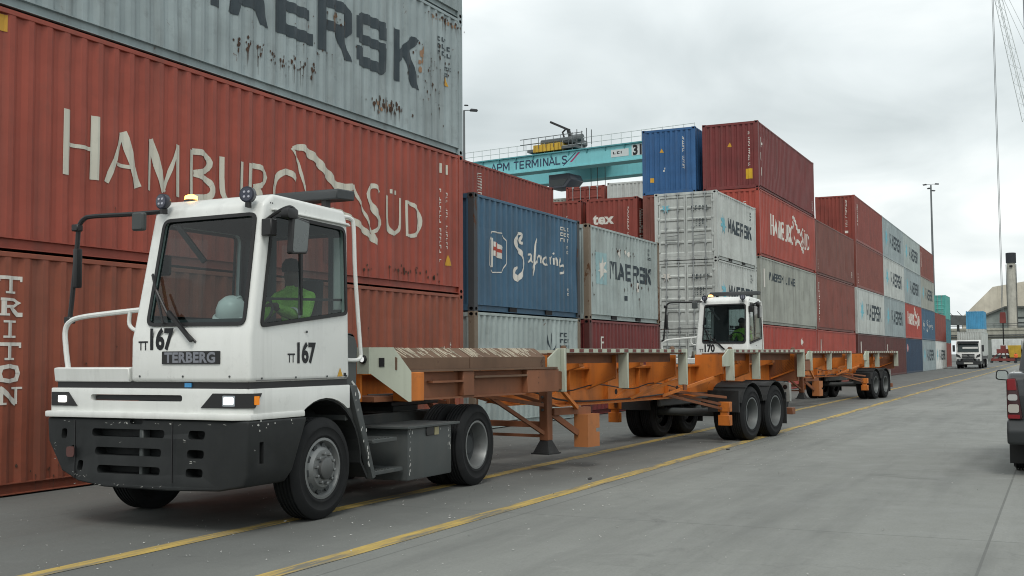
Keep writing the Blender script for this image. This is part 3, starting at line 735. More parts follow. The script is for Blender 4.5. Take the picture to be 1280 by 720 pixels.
if True:
    # --- stack beside the first tractor (40 ft high cubes)
    XA, YA = 8.709, 11.144
    ml = Letters(slab_text(c, 3.55+i*1.17+(.06 if c == 'K' else 0), 1.04, .99, 1.0, .18) for i, c in enumerate('MAERSK'))
    RS = paint('rust_patch', (.06, .035, .024), .9, 0, .5, .6, .2, rustcol=(.03, .02, .015), var=.4, scale=3)
    RS2 = paint('rust_pale', (.26, .16, .10), .9, 0, .6, .4, .2, rustcol=(.09, .045, .025), var=.3, scale=3)
    container(XA, YA, 0, L40, HC, 'triton', 'weathered red-brown container at ground level with stencilled TRITON letters behind the tractor', lets=[(triton(), W_), ([rq(4.4, .9, 5.1, 1.5)], paint('patch_red', (.20, .05, .036), .6, 0, .3, .2, .3), 'side', .0025, 'repair_patch'), (rust_blobs(6, 1.4, 5, 1.1, 60, 51, .004, .014)+rust_blobs(2.2, .3, 2.0, .12, 26, 52, .006, .02), RS, 'side', .006, 'rust_patch'), (vmarks(11.4, 1.9, .7, .045, seed=4)+vmarks(11.62, 1.9, .9, .05, seed=5), W_)])
    container(XA, YA, HC, L40, HC, 'hamburg', 'red container lettered HAMBURG SÜD in cream with a flag outline', lets=[(hamburg(), W2), (rust_blobs(9.9, .33, 1.6, .1, 30, 31, .012, .03)+rust_blobs(6, .5, 5, .4, 14, 32, .008, .02), RS, 'side', .006, 'rust_patch'), ([rq(7.2, .32, 7.9, .72)], paint('patch_red2', (.215, .05, .037), .6, 0, .3, .1, .3), 'side', .0025, 'repair_patch'), (vmarks(11.25, 2.1, .55, .05, seed=6)+vmarks(11.52, 2.05, .95, .05, seed=7), W_), ([rq(11.26, 2.42, 11.32, 2.62), rq(11.52, 2.42, 11.58, 2.62)], W2), (tri(11.58, .56, .22), YE, 'side', .004, 'warning_mark'), ([rq(.62, 2.6, .745, 2.8)], YE, 'side', .004, 'warning_mark')])
    container(XA, YA, 2*HC, L40, HC, 'maersk', 'rust-stained grey container lettered MAERSK in big dark letters above the red one', lets=[(ml, CH), (codes(11.2, 2.32, .5, .09, 3, 3)+codes(11.45, 1.75, .2, .08, 2, 5), CH), (star(1.9, 1.5, .7), CB, 'side', .004, 'star_logo'), (tri(11.5, 1.35, .2), YE, 'side', .005, 'warning_mark'),
        (sum((rust_blobs(4.95+k*.278, .62+.03*math.sin(k), .09, .13, 9, 100+k, .006, .022, 2.0) for k in range(8)), [])+rust_blobs(9.2, .50, .75, .16, 46, 2, .008, .03, 2.2)+rust_blobs(10.9, 1.35, .9, .7, 60, 3, .006, .02, 2)+rust_blobs(7.6, 1.75, .5, .2, 10, 4, .008, .025)+rust_blobs(11.4, 2.7, .8, .05, 30, 8, .01, .03)+rust_blobs(6.9, .98, .7, .1, 10, 14, .006, .02)+rust_blobs(6.0, 1.3, 5, .9, 22, 15, .004, .012), RS, 'side', .0065, 'rust_patch'),
        (rust_blobs(10.52, 1.75, .1, .25, 9, 5, .02, .05)+rust_blobs(9.1, .46, .4, .1, 10, 6, .015, .04)+rust_blobs(7.65, 1.72, .3, .12, 5, 7, .015, .04)+rust_blobs(11.3, 2.66, .6, .04, 12, 9, .015, .035), RS2, 'side', .0055, 'rust_patch')])
    container(XA, YA, 3*HC, L40, HC, 'maersk3', 'grey container on top of the tall left stack, mostly cut off by the picture edge')
    # --- 20 ft pair beyond it
    YB = 11.39; XB, XM = 21.865, 28.544
    PR = paint('rusty_post_paint', (.19, .15, .11), .75, 0, .5, 1.1, .4, rustcol=(.10, .045, .02))
    container(XB, YB, 0, L20, SD, 'maersk2', 'faded grey-green twenty foot container at ground level under the Safmarine one', rusty_posts=PR, lets=[(codes(4.7, 2.2, .55, .1, 3, 9), CH), ([[(3.95, 2.0), (4.0, 2.15), (4.1, 1.8)], [(4.15, 2.2), (4.2, 2.1), (4.1, 1.7)], [(4.3, 1.75), (4.5, 1.95), (4.28, 1.65)]], CH, 'side', .004, 'scuff_mark')])
    wb, rb = saf_badge()
    container(XB, YB, SD, L20, SD, 'safblue', 'dark blue twenty foot container with Safmarine script and a flag badge', rusty_posts=paint('dark_post_paint', (.05, .055, .06), .7, 0, .4, .9, .4), lets=[(safmarine(), W_), (wb, W_, 'side', .003, 'flag_badge'), (rb, RD, 'side', .006, 'flag_badge'), (codes(4.85, 2.32, .5, .09, 3, 12)+codes(5.2, 1.85, .2, .08, 2, 13)+codes(5.2, .75, .2, .07, 2, 14), W_)])
    container(XM, YB, 0, L20, SD, 'maroon', 'maroon twenty foot container at ground level beneath the rust-posted MAERSK one', rusty_posts=paintc('darkred'), lets=[([rq(.95, 1.7, 1.0, 2.1), rq(.95, 2.1, 1.1, 2.14), rq(1.0, 1.95, 1.12, 2.0)]+vmarks(5.3, 2.1, 1.5, .05, seed=20), W_)])
    container(XM, YB, SD, L20, SD, 'maersk2', 'pale grey twenty foot MAERSK container with rusty corner posts and a pale star', rusty_posts=PR, lets=[(maersk20(1.72, 1.2, .52, .1, .5), CH), ([rq(.62, 1.0, 1.5, 1.88)], paint('faded_blue', (.27, .42, .44), .6, 0, .3, .3, .5), 'side', .002, 'logo_square'), (star(1.08, 1.43, .36), W_, 'side', .006, 'star_logo'), (codes(4.95, 2.3, .4, .08, 3, 22)+codes(5.2, 1.7, .15, .07, 2, 23), CH), (rust_blobs(2.9, 2.05, .9, .12, 16, 41, .012, .03)+rust_blobs(4.1, 1.0, 1.3, .25, 18, 42, .012, .03, 3.0)+rust_blobs(.45, 1.3, .15, 1.3, 12, 43, .01, .03), RS, 'side', .0065, 'rust_patch'), ([rq(3.95, .92, 4.08, 1.2)]+rust_blobs(2.8, 1.98, .6, .1, 6, 44), W_, 'side', .0065, 'bare_patch'), ([rq(2.9, .62, 3.15, .76)], CH, 'side', .004, 'data_plate')])
    # --- twenty foot stack with doors towards us
    XC, YC = 41.45, 11.38
    lab = ['pale grey container with locking-rod doors at ground level behind the second tractor', 'pale grey MAERSK container with doors facing us, middle of its stack', 'pale grey MAERSK container with doors facing us and a blue star, top of its stack']
    for k in range(3):
        lt = [(maersk20(1.6, 1.15, .54, .1, .55), CH), (star(.95, 1.4, .42), CB, 'side', .005, 'star_logo'), (codes(5.0, 2.3, .4, .08, 3, 30+k), CH), (codes(1.45, 2.05, .6, .07, 2, 33+k)+codes(1.5, 1.55, .5, .05, 4, 36+k), CH, 'door', .016, 'door_marking')]
        if k == 2: lt.append((star(.45, 2.0, .2), CB, 'door', .016, 'star_logo'))
        if k == 1: lt.append((star(.45, 2.0, .2), W_, 'door', .016, 'star_logo'))
        container(XC, YC, k*SD, L20, SD, 'palegrey', lab[k], door=True, lets=lt)
    # --- forty foot stacks along the road
    YD = 11.30; XD = 47.86
    def h20(): return hamburg(.78, 1.9, 0.02, 1.0, 1.25)
    container(XD, YD, 0, L40, HC, 'brightred', 'bright red container at ground level under the grey MAERSK LINE one', lets=[([[(8.1, 2.2), (8.35, 2.45), (8.65, 2.2), (8.35, 2.0)]], W_)])
    container(XD, YD, HC, L40, HC, 'greybeige', 'grey-beige container lettered MAERSK LINE in small dark letters', lets=[(slab_text('MAERSK LINE', 1.6, 1.95, .42, .36, .1), CH), ([rq(.55, 1.6, .95, 2.4)], W_, 'side', .004, 'white_patch')])
    container(XD, YD, 2*HC, L40, HC, 'red', 'red container lettered HAMBURG SÜD standing on the MAERSK LINE one', lets=[(hamburg(.96, .6, -.05, 1.12, 1.35), W_), (vmarks(1.75, 2.35, 1.4, .12, seed=41), W_, 'end')])
    container(XD, YD, 3*HC, L40, HC, 'maroon', 'maroon container crowning the tallest road-side stack, its ribbed end towards us', lets=[(vmarks(2.0, 2.55, .95, .08, seed=42), W_, 'end'), ([rq(1.88, .42, 2.16, .85)], paint('sticker_yellow', (.62, .38, .02), .6, 0, .3, 0, 0), 'end', .004, 'yellow_sticker'), (tri(1.2, 1.85, .2), YE, 'end', .004, 'warning_mark'), ([rq(.5, 1.85, .72, 2.25), rq(.5, 1.25, .62, 1.6), rq(.5, .6, .72, .95), rq(.62, 1.95, .8, 2.05)]+vmarks(11.6, .8, .35, .1, seed=43), W_)])
    XE = 60.2
    container(XE, YD, 0, L40, HC, 'red', 'dull red container at ground level beyond the bright red one', lets=[([rq(.8, 1.6, 1.0, 2.4), rq(1.1, 1.7, 1.3, 2.4), rq(.8, 1.2, 1.2, 1.4)], W_)])
    container(XE, YD, HC, L40, HC, 'brown2', 'rust-brown container with a column of small white characters, second tier', lets=[(vmarks(.55, 2.5, .4, .22, seed=50), W_)])
    container(XE, YD, 2*HC, L40, HC, 'brown', 'dark brown container on top of the three-high stack beyond HAMBURG SÜD', lets=[(vmarks(.5, .8, .3, .15, seed=51)+vmarks(11.3, .9, .4, .15, seed=52), W_)])
    XF = 73.25
    container(XF, YD, 0, L40, HC, 'darkred', 'dark red container at ground level under the nearest far MAERSK one', near=False, lets=[([rq(1.2, 1.2, 1.4, 2.4)], W_)])
    ms = lambda: slab_text('MAERSK', 3.9, .95, .98, 1.05, .17)
    st = lambda: star(2.1, 1.5, .75)
    def mk(X, Z, key, lab_): container(X, YD, Z, L40, HC, key, lab_, near=False, lets=[(ms(), CH), (st(), CB if key != 'maersk3' else W_, 'side', .005, 'star_logo')])
    container(XF, YD, HC, L40, HC, 'palegrey', 'pale MAERSK container in the second tier showing a ribbed end in the gap', near=False, door=True, lets=[(ms(), CH), (st(), CB, 'side', .005, 'star_logo')])
    container(XF, YD, 2*HC, L40, HC, 'brown2', 'red-brown container in the third tier below the one with the ribbed end', near=False, lets=[(vmarks(.6, .9, .3, .2, seed=60), W_)])
    container(XF, YD, 3*HC, L40, HC, 'redoxide', 'red-brown container at the top with its ribbed end showing over the lower stack', near=False, lets=[(vmarks(1.85, 2.6, .9, .1, seed=61)+[rq(1.8, .5, 2.0, .65)], W_, 'end'), (vmarks(1.0, 2.4, 1.0, .22, seed=62), W_)])
    XG, XH, XI, XJ = 85.5, 97.75, 110.0, 122.25
    container(XG, YD, 0, L40, HC, 'darkred', 'dark red container at ground level next to the navy blue one', near=False, lets=[([rq(1.2, 1.3, 1.5, 2.3)], W_)])
    mk(XG, HC, 'maersk', 'grey MAERSK container in the second tier left of the small HAMBURG SÜD one'); mk(XG, 2*HC, 'palegrey', 'palest MAERSK container in the third tier'); mk(XG, 3*HC, 'maersk', 'grey MAERSK container in the top tier next to the red-brown one')
    container(XH, YD, 0, L40, HC, 'navy', 'navy blue container at ground level beyond the trailers', near=False, lets=[([[(1.2+.5*math.cos(R(a)), 2.1+.35*math.sin(R(a))) for a in range(0, 360, 45)]], paint('badge_pink', (.5, .25, .25), .6, 0, .2, 0, 0))])
    container(XH, YD, HC, L40, HC, 'brightred', 'small far red container lettered HAMBURG SÜD in the second tier', near=False, lets=[(hamburg(.98, .2, -.05, 1.25, 1.9), W_)])
    mk(XH, 2*HC, 'maersk', 'grey MAERSK container directly above the small far HAMBURG SÜD one'); mk(XH, 3*HC, 'maersk2', 'grey MAERSK container in the top tier, second from the left')
    mk(XI, 0, 'maersk', 'grey MAERSK container at ground level right of the navy blue one')
    wb, rb = saf_badge(0, 0, 1.6)
    container(XI, YD, HC, L40, HC, 'safblue', 'far blue container with white Safmarine script in the second tier', near=False, lets=[(safmarine(1.9, .5), W_), (wb, W_, 'side', .003, 'flag_badge')])
    mk(XI, 2*HC, 'greybeige', 'beige-grey MAERSK container in the third tier at the far end')
    container(XI, YD, 3*HC, L40, HC, 'brown2', 'red-brown container at the far end of the top tier', near=False, lets=[(vmarks(1.0, 2.4, 1.0, .3, seed=70), W_)])
    mk(XJ, 0, 'white', 'whitish MAERSK container at ground level, last of the road-side row')
    container(XJ, YD, HC, L40, HC, 'redoxide', 'plain red container on the whitish MAERSK one at the row end', near=False)
    # --- inner rows seen over the top
    def under(X, Y, L, H, n, key, what):
        for k in range(n): container(X, Y, k*H, L, H, key, ('ground-level ', 'second-tier ', 'third-tier ')[k]+what, near=False, group='inner row containers below the tops')
    Y2, Y3, Y4 = 14.05, 16.75, 19.45
    under(XD, Y2, L40, HC, 3, 'brown', 'brown container below the blue end-on one, hidden by the door stack')
    container(XD, Y2, 3*HC, L40, HC, 'blue', 'bright blue container seen end-on with ribbed end, left of the maroon top one', lets=[(vmarks(1.85, 2.5, 1.0, .07, seed=80), W_, 'end'), (tri(.9, 1.85, .18)+[rq(.36, .55, .52, .75)], YE, 'end', .004, 'warning_mark'), ([rq(.95, 1.0, 1.02, 1.08), rq(1.0, 1.1, 1.06, 1.18)], W_, 'end')])
    under(XD, Y3, L40, HC, 2, 'redoxide', 'red container below the tex one, hidden by the MAERSK twenty footer')
    container(XD, Y3, 2*HC, L40, HC, 'redoxide', 'red container seen end-on with white tex lettering', lets=[(font_polys('tex', .66, .32, 1.75, 1.1, .035), W_, 'end'), (vmarks(1.95, 2.45, .9, .08, seed=81), W_, 'end'), (vmarks(.45, 2.4, .3, .35, seed=82), W_)])
    under(XD, Y4, L40, HC, 2, 'brown', 'brown container below the end-on red one left of tex')
    container(XD, Y4, 2*HC, L40, HC, 'redoxide', 'red container seen end-on immediately left of the tex one', lets=[(vmarks(1.7, 2.2, .9, .08, seed=83), W_, 'end')])
    under(26.0, 16.6, L40, SD, 2, 'brown', 'brown container under the long red one behind the Safmarine stack')
    container(26.0, 16.6, 2*SD, L40, SD, 'redoxide', 'long red container in an inner row rising behind the Safmarine one', lets=[(vmarks(6.15, 2.3, .9, .28, seed=84)+vmarks(11.3, 1.2, .4, .1, seed=85), W_)])
    under(62.0, 23.7, L20, HC, 3, 'brown', 'brown container below the far red one with locking rods')
    container(62.0, 23.7, 3*HC, L20, HC, 'redoxide', 'far red-brown container with locking-rod doors above the tex one', door=True, lets=[([rq(1.3, .95, 2.0, 1.2), rq(.55, .75, .95, 1.15)], W_, 'door', .02)])
    under(61.5, 20.9, L20, HC, 3, 'maersk3', 'grey container below the far pale one beside the blue end-on container')
    container(61.5, 20.9, 3*HC, L20, HC, 'palegrey', 'far pale grey ribbed container end beside the blue one')
    under(66.0, 27.6, L20, HC, 3, 'greybeige', 'beige container below the far beige one')
    container(66.0, 27.6, 3*HC, L20, HC, 'greybeige', 'far beige container end behind the long red one')
# ------------------------------------------------------------------ terminal tractor
WHITE = paint('cab_white', (.71, .725, .70), .36, 0, .20, .0, .26, spec=.5, var=.03, coat=.15)
PLAST = paint('bumper_plastic', (.016, .018, .0185), .6, 0, .2, .0, .15, dirtcol=(.055, .055, .052), spec=.3, var=.15)
GREY = paint('chassis_grey', (.06, .068, .068), .55, 0, .4, .25, .35, dirtcol=(.12, .11, .10), rustcol=(.3, .3, .29))
BLACK = plain('black_plastic', (.012, .012, .013), .45)
RUB = paint('tyre_rubber', (.013, .014, .015), .85, 0, .35, .0, .0, dirtcol=(.04, .039, .037), spec=.25)
GASK = plain('window_gasket', (.01, .01, .011), .6)
TINT = glass('cab_glass', (.55, .64, .64))
STEEL = paint('wheel_steel', (.20, .21, .21), .45, .5, .55, .25, .0, dirtcol=(.08, .07, .06))
STEELD = paint('wheel_steel_dark', (.045, .05, .052), .6, .2, .4, .1, 0)
HUBG = paint('hub_grey', (.11, .115, .115), .5, .4, .5, .2, 0)
INT = paint('cab_interior', (.035, .045, .047), .7, 0, .2, 0, .1)
LED = plain('headlight_lit', (.9, .92, .9), .2, 0, 2.2, (1, .97, .9))
AMB = plain('amber_lens', (.6, .16, .01), .25, 0, .25, (1, .35, .03))
BEAC = plain('beacon_lit', (.9, .35, .03), .2, 0, 6.0, (1, .45, .08))
CHROME = plain('lens_glass', (.5, .55, .6), .12, .6)
LAMPB = plain('lamp_black', (.015, .017, .03), .35)
HIVIS = paint('hivis_green', (.30, .60, .09), .75, 0, .45, 0, 0, var=.35, bump=1.0, scale=5, dirtcol=(.06, .14, .03))  # darker green blotches in the colour stand for shaded folds
SKIN = plain('skin_brown', (.055, .028, .018), .55)
TROU = plain('dark_trousers', (.015, .018, .03), .8)
BLKTXT = paint('lettering_black', (.008, .009, .011), .5, 0, .0, 0, 0)

def wheel(parent, x, y, out, dish, R_=.505, wd=.28, z=None, name='wheel', rimm=None):
    """out = -1 outer face towards the near side; dish: deep rim of a rear dual"""
    z = R_ if z is None else z; s = out; h = wd/2
    rr = .29
    pr = [(rr, -h*.86), (rr+.03, -h*.95), (rr+.035, -h*.98), (rr+.05, -h*.98), (rr+.055, -h*.96), (R_-.10, -h*1.0), (R_-.095, -h*1.03), (R_-.085, -h*1.03), (R_-.07, -h*.99), (R_-.02, -h*.86), (R_, -h*.72)]
    for k in range(-2, 3):
        g_ = k*h*.29; pr += [(R_, g_-.012), (R_-.014, g_-.008), (R_-.014, g_+.008), (R_, g_+.012)]
    pr += [(R_, h*.72), (R_-.02, h*.86), (R_-.07, h*.99), (R_-.085, h*1.03), (R_-.095, h*1.03), (R_-.10, h*1.0), (rr+.055, h*.96), (rr+.05, h*.98), (rr+.035, h*.98), (rr+.03, h*.95), (rr, h*.86)]
    w_ = link(name, cached(('tyre', R_, wd), lambda: MB().lathe(pr, (0, 0, 0), 'y', 48, close=False).mesh('tyre', smooth=35)), RUB, parent, (x, y, z))
    if dish:
        prof = [(rr+.012, h*.93), (rr-.012, h*.93), (rr-.02, h*.8), (rr-.035, h*.2), (rr-.05, -h*.25), (.2, -h*.45), (.14, -h*.45), (.13, -h*.1), (.11, h*.1), (.0, h*.12)]
        rim = link('rim', cached(('rimD', wd), lambda: MB().lathe(prof, (0, 0, 0), 'y', 36, mis=[0, 0, 0, 0, 1, 1, 1, 1, 1], close=False).mesh('rim')), [rimm or STEEL, STEELD], w_)
        nut_y, nut_r = -h*.45, .17
    else:
        prof = [(rr+.014, h*.93), (rr-.012, h*.95), (rr-.03, h*.7), (rr-.045, h*.55), (.235, h*.62), (.185, h*1.02), (.11, h*1.06), (.105, h*1.3), (.09, h*1.38), (.0, h*1.4)]
        rim = link('rim', cached(('rimF', wd), lambda: MB().lathe(prof, (0, 0, 0), 'y', 36, close=False, mis=[0, 0, 0, 0, 0, 0, 1, 1, 1]).mesh('rim')), [STEEL, HUBG], w_)
        nut_y, nut_r = h*1.04, .148
        for k in range(10):
            a = R(36*k+18); o = link('hand_hole', cached('hh', lambda: MB().lathe([(.033, -.012), (.033, .008), (.0, .008)], (0, 0, 0), 'y', 10).mesh('hand_hole')), STEELD, rim, (.222*math.cos(a), h*.74, .222*math.sin(a)))
            o.rotation_euler = (0, 0, 0)
    for k in range(10):
        a = R(36*k); link('wheel_nut', cached('nut', lambda: MB().lathe([(.017, -.01), (.017, .03), (.010, .035), (0, .035)], (0, 0, 0), 'y', 6).mesh('wheel_nut')), STEEL if not dish else STEELD, rim, (nut_r*math.cos(a), nut_y, nut_r*math.sin(a)))
    if s < 0: w_.scale = (1, -1, 1)
    w_.rotation_euler = (0, rnd.uniform(0, 6), 0)
    return w_

def cab_hull(o=0.0):
    """cab solid inset by o"""
    prof = [(-1.20+o, 1.385+o), (.43-o, 1.385+o), (.43-o, 3.0-o), (.38-o, 3.135-o), (-.80+o, 3.165-o), (-.955+o, 3.06-o), (-1.17+o, 1.90), (-1.20+o, 1.80)]
    mb = MB().prism(prof, 'y', -1.22+o, .20-o)
    mb.v = [(x, y+(.035 if y < -.5 else -.06)*max(0, (z-1.9)/1.25), z) for x, y, z in mb.v]
    return mb
WS = rpoly([(-1.155, 1.905), (.035, 1.915), (.005, 2.965), (-1.125, 2.975)], .09)          # windscreen in (y,z)
SW = rpoly([(-1.055, 1.885), (.375, 2.045), (.375, 2.955), (-.845, 2.985)], [.08, .06, .1, .1])   # near side window in (x,z)
FW = rpoly([(-1.0, 2.0), (.30, 2.0), (.30, 2.93), (-.82, 2.93)], .08)
RW = rrect(-1.0, -.02, 2.0, 2.9, .06)
def ws_x(z): return -1.17+(z-1.90)*(.215/1.16)
def cab_cutters():
    return [MB().prism(WS, 'x', -1.6, -.85), MB().prism(SW, 'y', -1.5, -1.05), MB().prism(FW, 'y', .05, .5), MB().prism(RW, 'x', .3, .7)]
def gasket(parent, poly, fn, name='window_gasket', wd=.03, mat=None):
    inn = ring(poly, wd); K = len(poly); mb = MB()
    for lay in (0, 1):
        mb.v += [fn(*p, lay) for p in poly]+[fn(*p, lay) for p in inn]
    for k in range(K):
        j = (k+1) % K
        mb.f += [(k, j, K+j, K+k), (2*K+k, 3*K+k, 3*K+j, 2*K+j), (k, 2*K+k, 2*K+j, j), (K+k, K+j, 3*K+j, 3*K+k)]; mb.m += [0]*4
    return mb.build(name, mat or GASK, parent, smooth=0)

def tractor(num, label, loc):
    t = thing('terminal_tractor', label, 'tractor', loc, 0, 'terminal tractors')
    shell = cached('cabshell', lambda: cut(cab_hull(), [cab_hull(.05)]+cab_cutters(), 'cab_shell', bevel=.045, seg=3))
    cab = link('cab', shell, WHITE, t)
    lining = cached('lining', lambda: cut(cab_hull(.055), [cab_hull(.075)]+cab_cutters(), 'cab_lining'))
    link('cab_lining', lining, INT, cab)
    # glass and gaskets
    wf = lambda y, z, l: (ws_x(z)-.004-.012*(1-l), y, z)
    gasket(cab, WS, wf, wd=.035)
    MB().poly([(ws_x(z)+.012, y, z) for y, z in WS]).build('windscreen', TINT, cab, smooth=0)
    sy = lambda z: -1.22+.035*max(0, (z-1.9)/1.25)
    gasket(cab, SW, lambda x, z, l: (x, sy(z)-.014+.016*l, z), wd=.035)
    MB().poly([(x, sy(z)+.016, z) for x, z in SW]).build('side_window', TINT, cab, smooth=0)
    gasket(cab, FW, lambda x, z, l: (x, .20-.06*max(0, (z-1.9)/1.25)+.014-.016*l, z))
    MB().poly([(x, .20-.06*max(0, (z-1.9)/1.25)-.016, z) for x, z in FW]).build('side_window', TINT, cab, smooth=0)
    gasket(cab, RW, lambda y, z, l: (.446-.016*l, y, z)); MB().poly([(.41, y, z) for y, z in RW]).build('rear_window', TINT, cab, smooth=0)
    MB().box(-.40, -.365, sy(2.5)+.002, sy(2.5)+.03, 2.02, 2.97).build('window_divider', GASK, cab)
    MB().prism([(-.95, 2.15), (.37, 2.19), (.37, 2.215), (-.95, 2.175)], 'y', -1.16, -1.145).build('window_bar', GASK, cab)
    # drip rail over the side window
    MB().prism([(-.85, 3.015), (.40, 3.0), (.43, 2.985), (.43, 2.97), (.36, 2.98), (-.85, 2.998)], 'y', -1.225, -1.175).build('drip_rail', WHITE, cab, bevel=.004)
    # nose below the cab: strip, fascia, lip
    MB().box(-1.165, .42, -1.19, 1.19, 1.325, 1.388).build('trim_strip', BLACK, t)
    MB().box(-1.178, -1.16, -.53, -.45, 1.338, 1.378).build('badge', plain('badge_blue', (.05, .25, .5), .4), t)
    fas = MB().prism([(-1.22, 1.22), (-1.22, -1.10), (-1.14, -1.225), (-.30, -1.225), (.02, -1.225), (.43, -1.225), (.43, -1.17), (-1.05, -1.17), (-1.15, -1.05), (-1.15, 1.22)], 'z', 1.085, 1.326)
    arch = MB().lathe([(.70, -.2), (.70, .2)], (0, -1.2, .505), 'y', 40)
    grl = MB().prism(rrect(-.46, .69, 1.205, 1.265, .028), 'x', -1.4, -1.12)
    fme = cached('fascia', lambda: cut(fas, [arch, grl], 'fascia', bevel=.012, seg=2))
    f_ = link('fascia', fme, WHITE, t)
    MB().prism(rrect(-.44, .67, 1.21, 1.26, .024), 'x', -1.17, -1.155).build('grille_slot', BLACK, f_)
    MB().prism([(-1.27, 1.25), (-1.27, -1.08), (-1.19, -1.235), (-.36, -1.235), (-.36, -1.19), (-1.1, -1.1), (-1.1, 1.25)], 'z', 1.04, 1.10).build('fascia_lip', WHITE, f_, bevel=.015, seg=2)
    # headlights
    hp = MB().prism([(-.69, 1.15), (-1.10, 1.15), (-1.10, 1.285), (-.83, 1.285)], 'x', -1.232, -1.21)
    hp.hexa([(-1.232, -1.10, 1.15), (-1.152, -1.237, 1.15), (-1.15, -1.225, 1.15), (-1.22, -1.1, 1.15), (-1.232, -1.10, 1.285), (-1.152, -1.237, 1.285), (-1.15, -1.225, 1.285), (-1.22, -1.1, 1.285)])
    hp.prism([(-1.152, 1.15), (-1.13, 1.15), (-1.03, 1.285), (-1.152, 1.285)], 'y', -1.237, -1.222)
    hl = hp.build('headlight', BLACK, t)
    MB().prism(rrect(-1.07, -.965, 1.185, 1.25, .01), 'x', -1.243, -1.23).build('lamp_lens', LED, hl)
    MB().prism(rrect(-1.09, -.945, 1.168, 1.266, .012), 'x', -1.236, -1.231).build('lamp_reflector', CHROME, hl)
    MB().prism(rrect(-1.145, -1.08, 1.18, 1.26, .008), 'y', -1.247, -1.236).build('indicator_lens', AMB, hl)
    hl = MB().prism([(.86, 1.15), (1.2, 1.15), (1.2, 1.285), (.98, 1.285)], 'x', -1.232, -1.21).build('headlight', BLACK, t)
    MB().prism(rrect(1.0, 1.10, 1.185, 1.25, .01), 'x', -1.243, -1.23).build('lamp_lens', LED, hl)
    # bumper
    yz = [(-1.25, 1.035), (1.25, 1.035), (1.22, .80), (1.0, .52), (.75, .43), (.4, .39), (-.4, .385), (-.95, .40), (-1.2, .44), (-1.25, .55)]
    def bumper_mesh():
        mb = MB().prism(yz, 'x', -1.33, -.34)
        mb.v = [((x+.09*(abs(y)/1.25)**3) if x < -1 else x-(1.035-z)*.48, y, z) for x, y, z in mb.v]
        cs = []
        for z in (.90, .725, .555):
            cs.append(MB().prism(rrect(-.27+(.02 if z < .8 else 0), .64-(.06 if z < .8 else 0)-(.05 if z < .6 else 0), z-.038, z+.038, .036), 'x', -1.6, -1.12))
            cs.append(MB().prism(rrect(-.76, -.56, z-.04, z+.04, .038), 'x', -1.6, -1.12))
        cs.append(MB().prism(rrect(-1.08, -1.02, .64, .84, .01), 'y', -1.5, -1.19))
        for y, z in ((1.0, .88), (.86, .72), (.75, .58)): cs.append(MB().prism(rrect(y-.035, y+.035, z-.05, z+.05, .03), 'x', -1.6, -1.15))
        cs.append(MB().prism(rrect(-.0, .16, .985, 1.1, .03), 'x', -1.6, -1.2))
        return cut(mb, cs, 'bumper', bevel=.03, seg=3, smooth=35)
    bp = link('bumper', cached('bumper', bumper_mesh), PLAST, t)
    MB().box(-1.235, -1.13, .0, .05, .50, .98).build('tow_pin', GREY, bp, bevel=.01)
    MB().prism(rrect(.80, .90, .66, .76, .03), 'x', -1.318, -1.30).build('red_reflector', plain('dull_red', (.09, .035, .03), .6), bp)
    # scuffs worn through the plastic
    r_ = random.Random(5); sc_ = MB()
    for k in range(11):
        z = r_.choice((r_.uniform(.98, 1.025), r_.uniform(.45, .98))); x = r_.uniform(-1.2, -.5); s_ = r_.uniform(.005, .02)
        sc_.poly([(x, -1.2525, z), (x+s_, -1.2525, z+s_*.2), (x+s_*.8, -1.2525, z+s_*.9), (x+s_*.1, -1.2525, z+s_*1.2)])
    o = sc_.build('paint_chips', plain('scuff_white', (.5, .5, .48), .8), bp, smooth=0); o['kind'] = 'stuff'
    sc_ = MB(); r_ = random.Random(21); bx = lambda y: -1.33+.09*(abs(y)/1.25)**3-.0025
    for yc_, zc_, n_, wy, wz in ((1.08, .72, 5, .03, .10), (-.60, .86, 5, .06, .03), (-.68, .66, 4, .05, .04), (.70, .50, 7, .12, .03), (.2, .42, 9, .5, .015), (-.3, 1.0, 10, .9, .01), (.45, 1.0, 8, .6, .015), (.0, .88, 5, .3, .05)):
        for k in range(n_):
            y = yc_+r_.gauss(0, .5)*wy; z = zc_+r_.gauss(0, .5)*wz; a = r_.uniform(.006, .03); b = r_.uniform(.002, .006); sl_ = r_.uniform(-.6, .6)
            if abs(z-.9) < .05 or abs(z-.725) < .05 or abs(z-.555) < .05:
                if -.8 < y < -.5 or -.3 < y < .66: continue
            sc_.poly([(bx(y), y, z), (bx(y+a), y+a, z+a*sl_), (bx(y+a), y+a, z+a*sl_+b), (bx(y), y, z+b*1.5)])
    o = sc_.build('paint_chips', plain('scuff_grey', (.33, .33, .31), .85), bp, smooth=0); o['kind'] = 'stuff'
    for y in (-.44, .80): MB().hexa([(bx(y)-.001, y-.006, .46), (bx(y)-.001, y+.006, .46), (bx(y)+.01, y+.006, .46), (bx(y)+.01, y-.006, .46), (bx(y)-.001, y-.006, 1.02), (bx(y)-.001, y+.006, 1.02), (bx(y)+.01, y+.006, 1.02), (bx(y)+.01, y-.006, 1.02)]).build('panel_joint', BLACK, bp)
    # far-side platform with rails and mirror frame
    pf = MB().prism([(-1.19, 1.385), (-1.21, 1.52), (-1.14, 1.53), (-1.12, 1.42), (.3, 1.42), (.3, 1.385)], 'y', .22, 1.21).build('platform', WHITE, t, bevel=.01)
    rail = bezs([(-1.1, 1.12, 1.5), (-1.1, 1.16, 1.72), (-1.1, 1.17, 1.9), (-1.1, 1.10, 1.99), (-1.08, .95, 2.03), (-1.06, .6, 2.06), (-1.03, .18, 2.09)], 4)
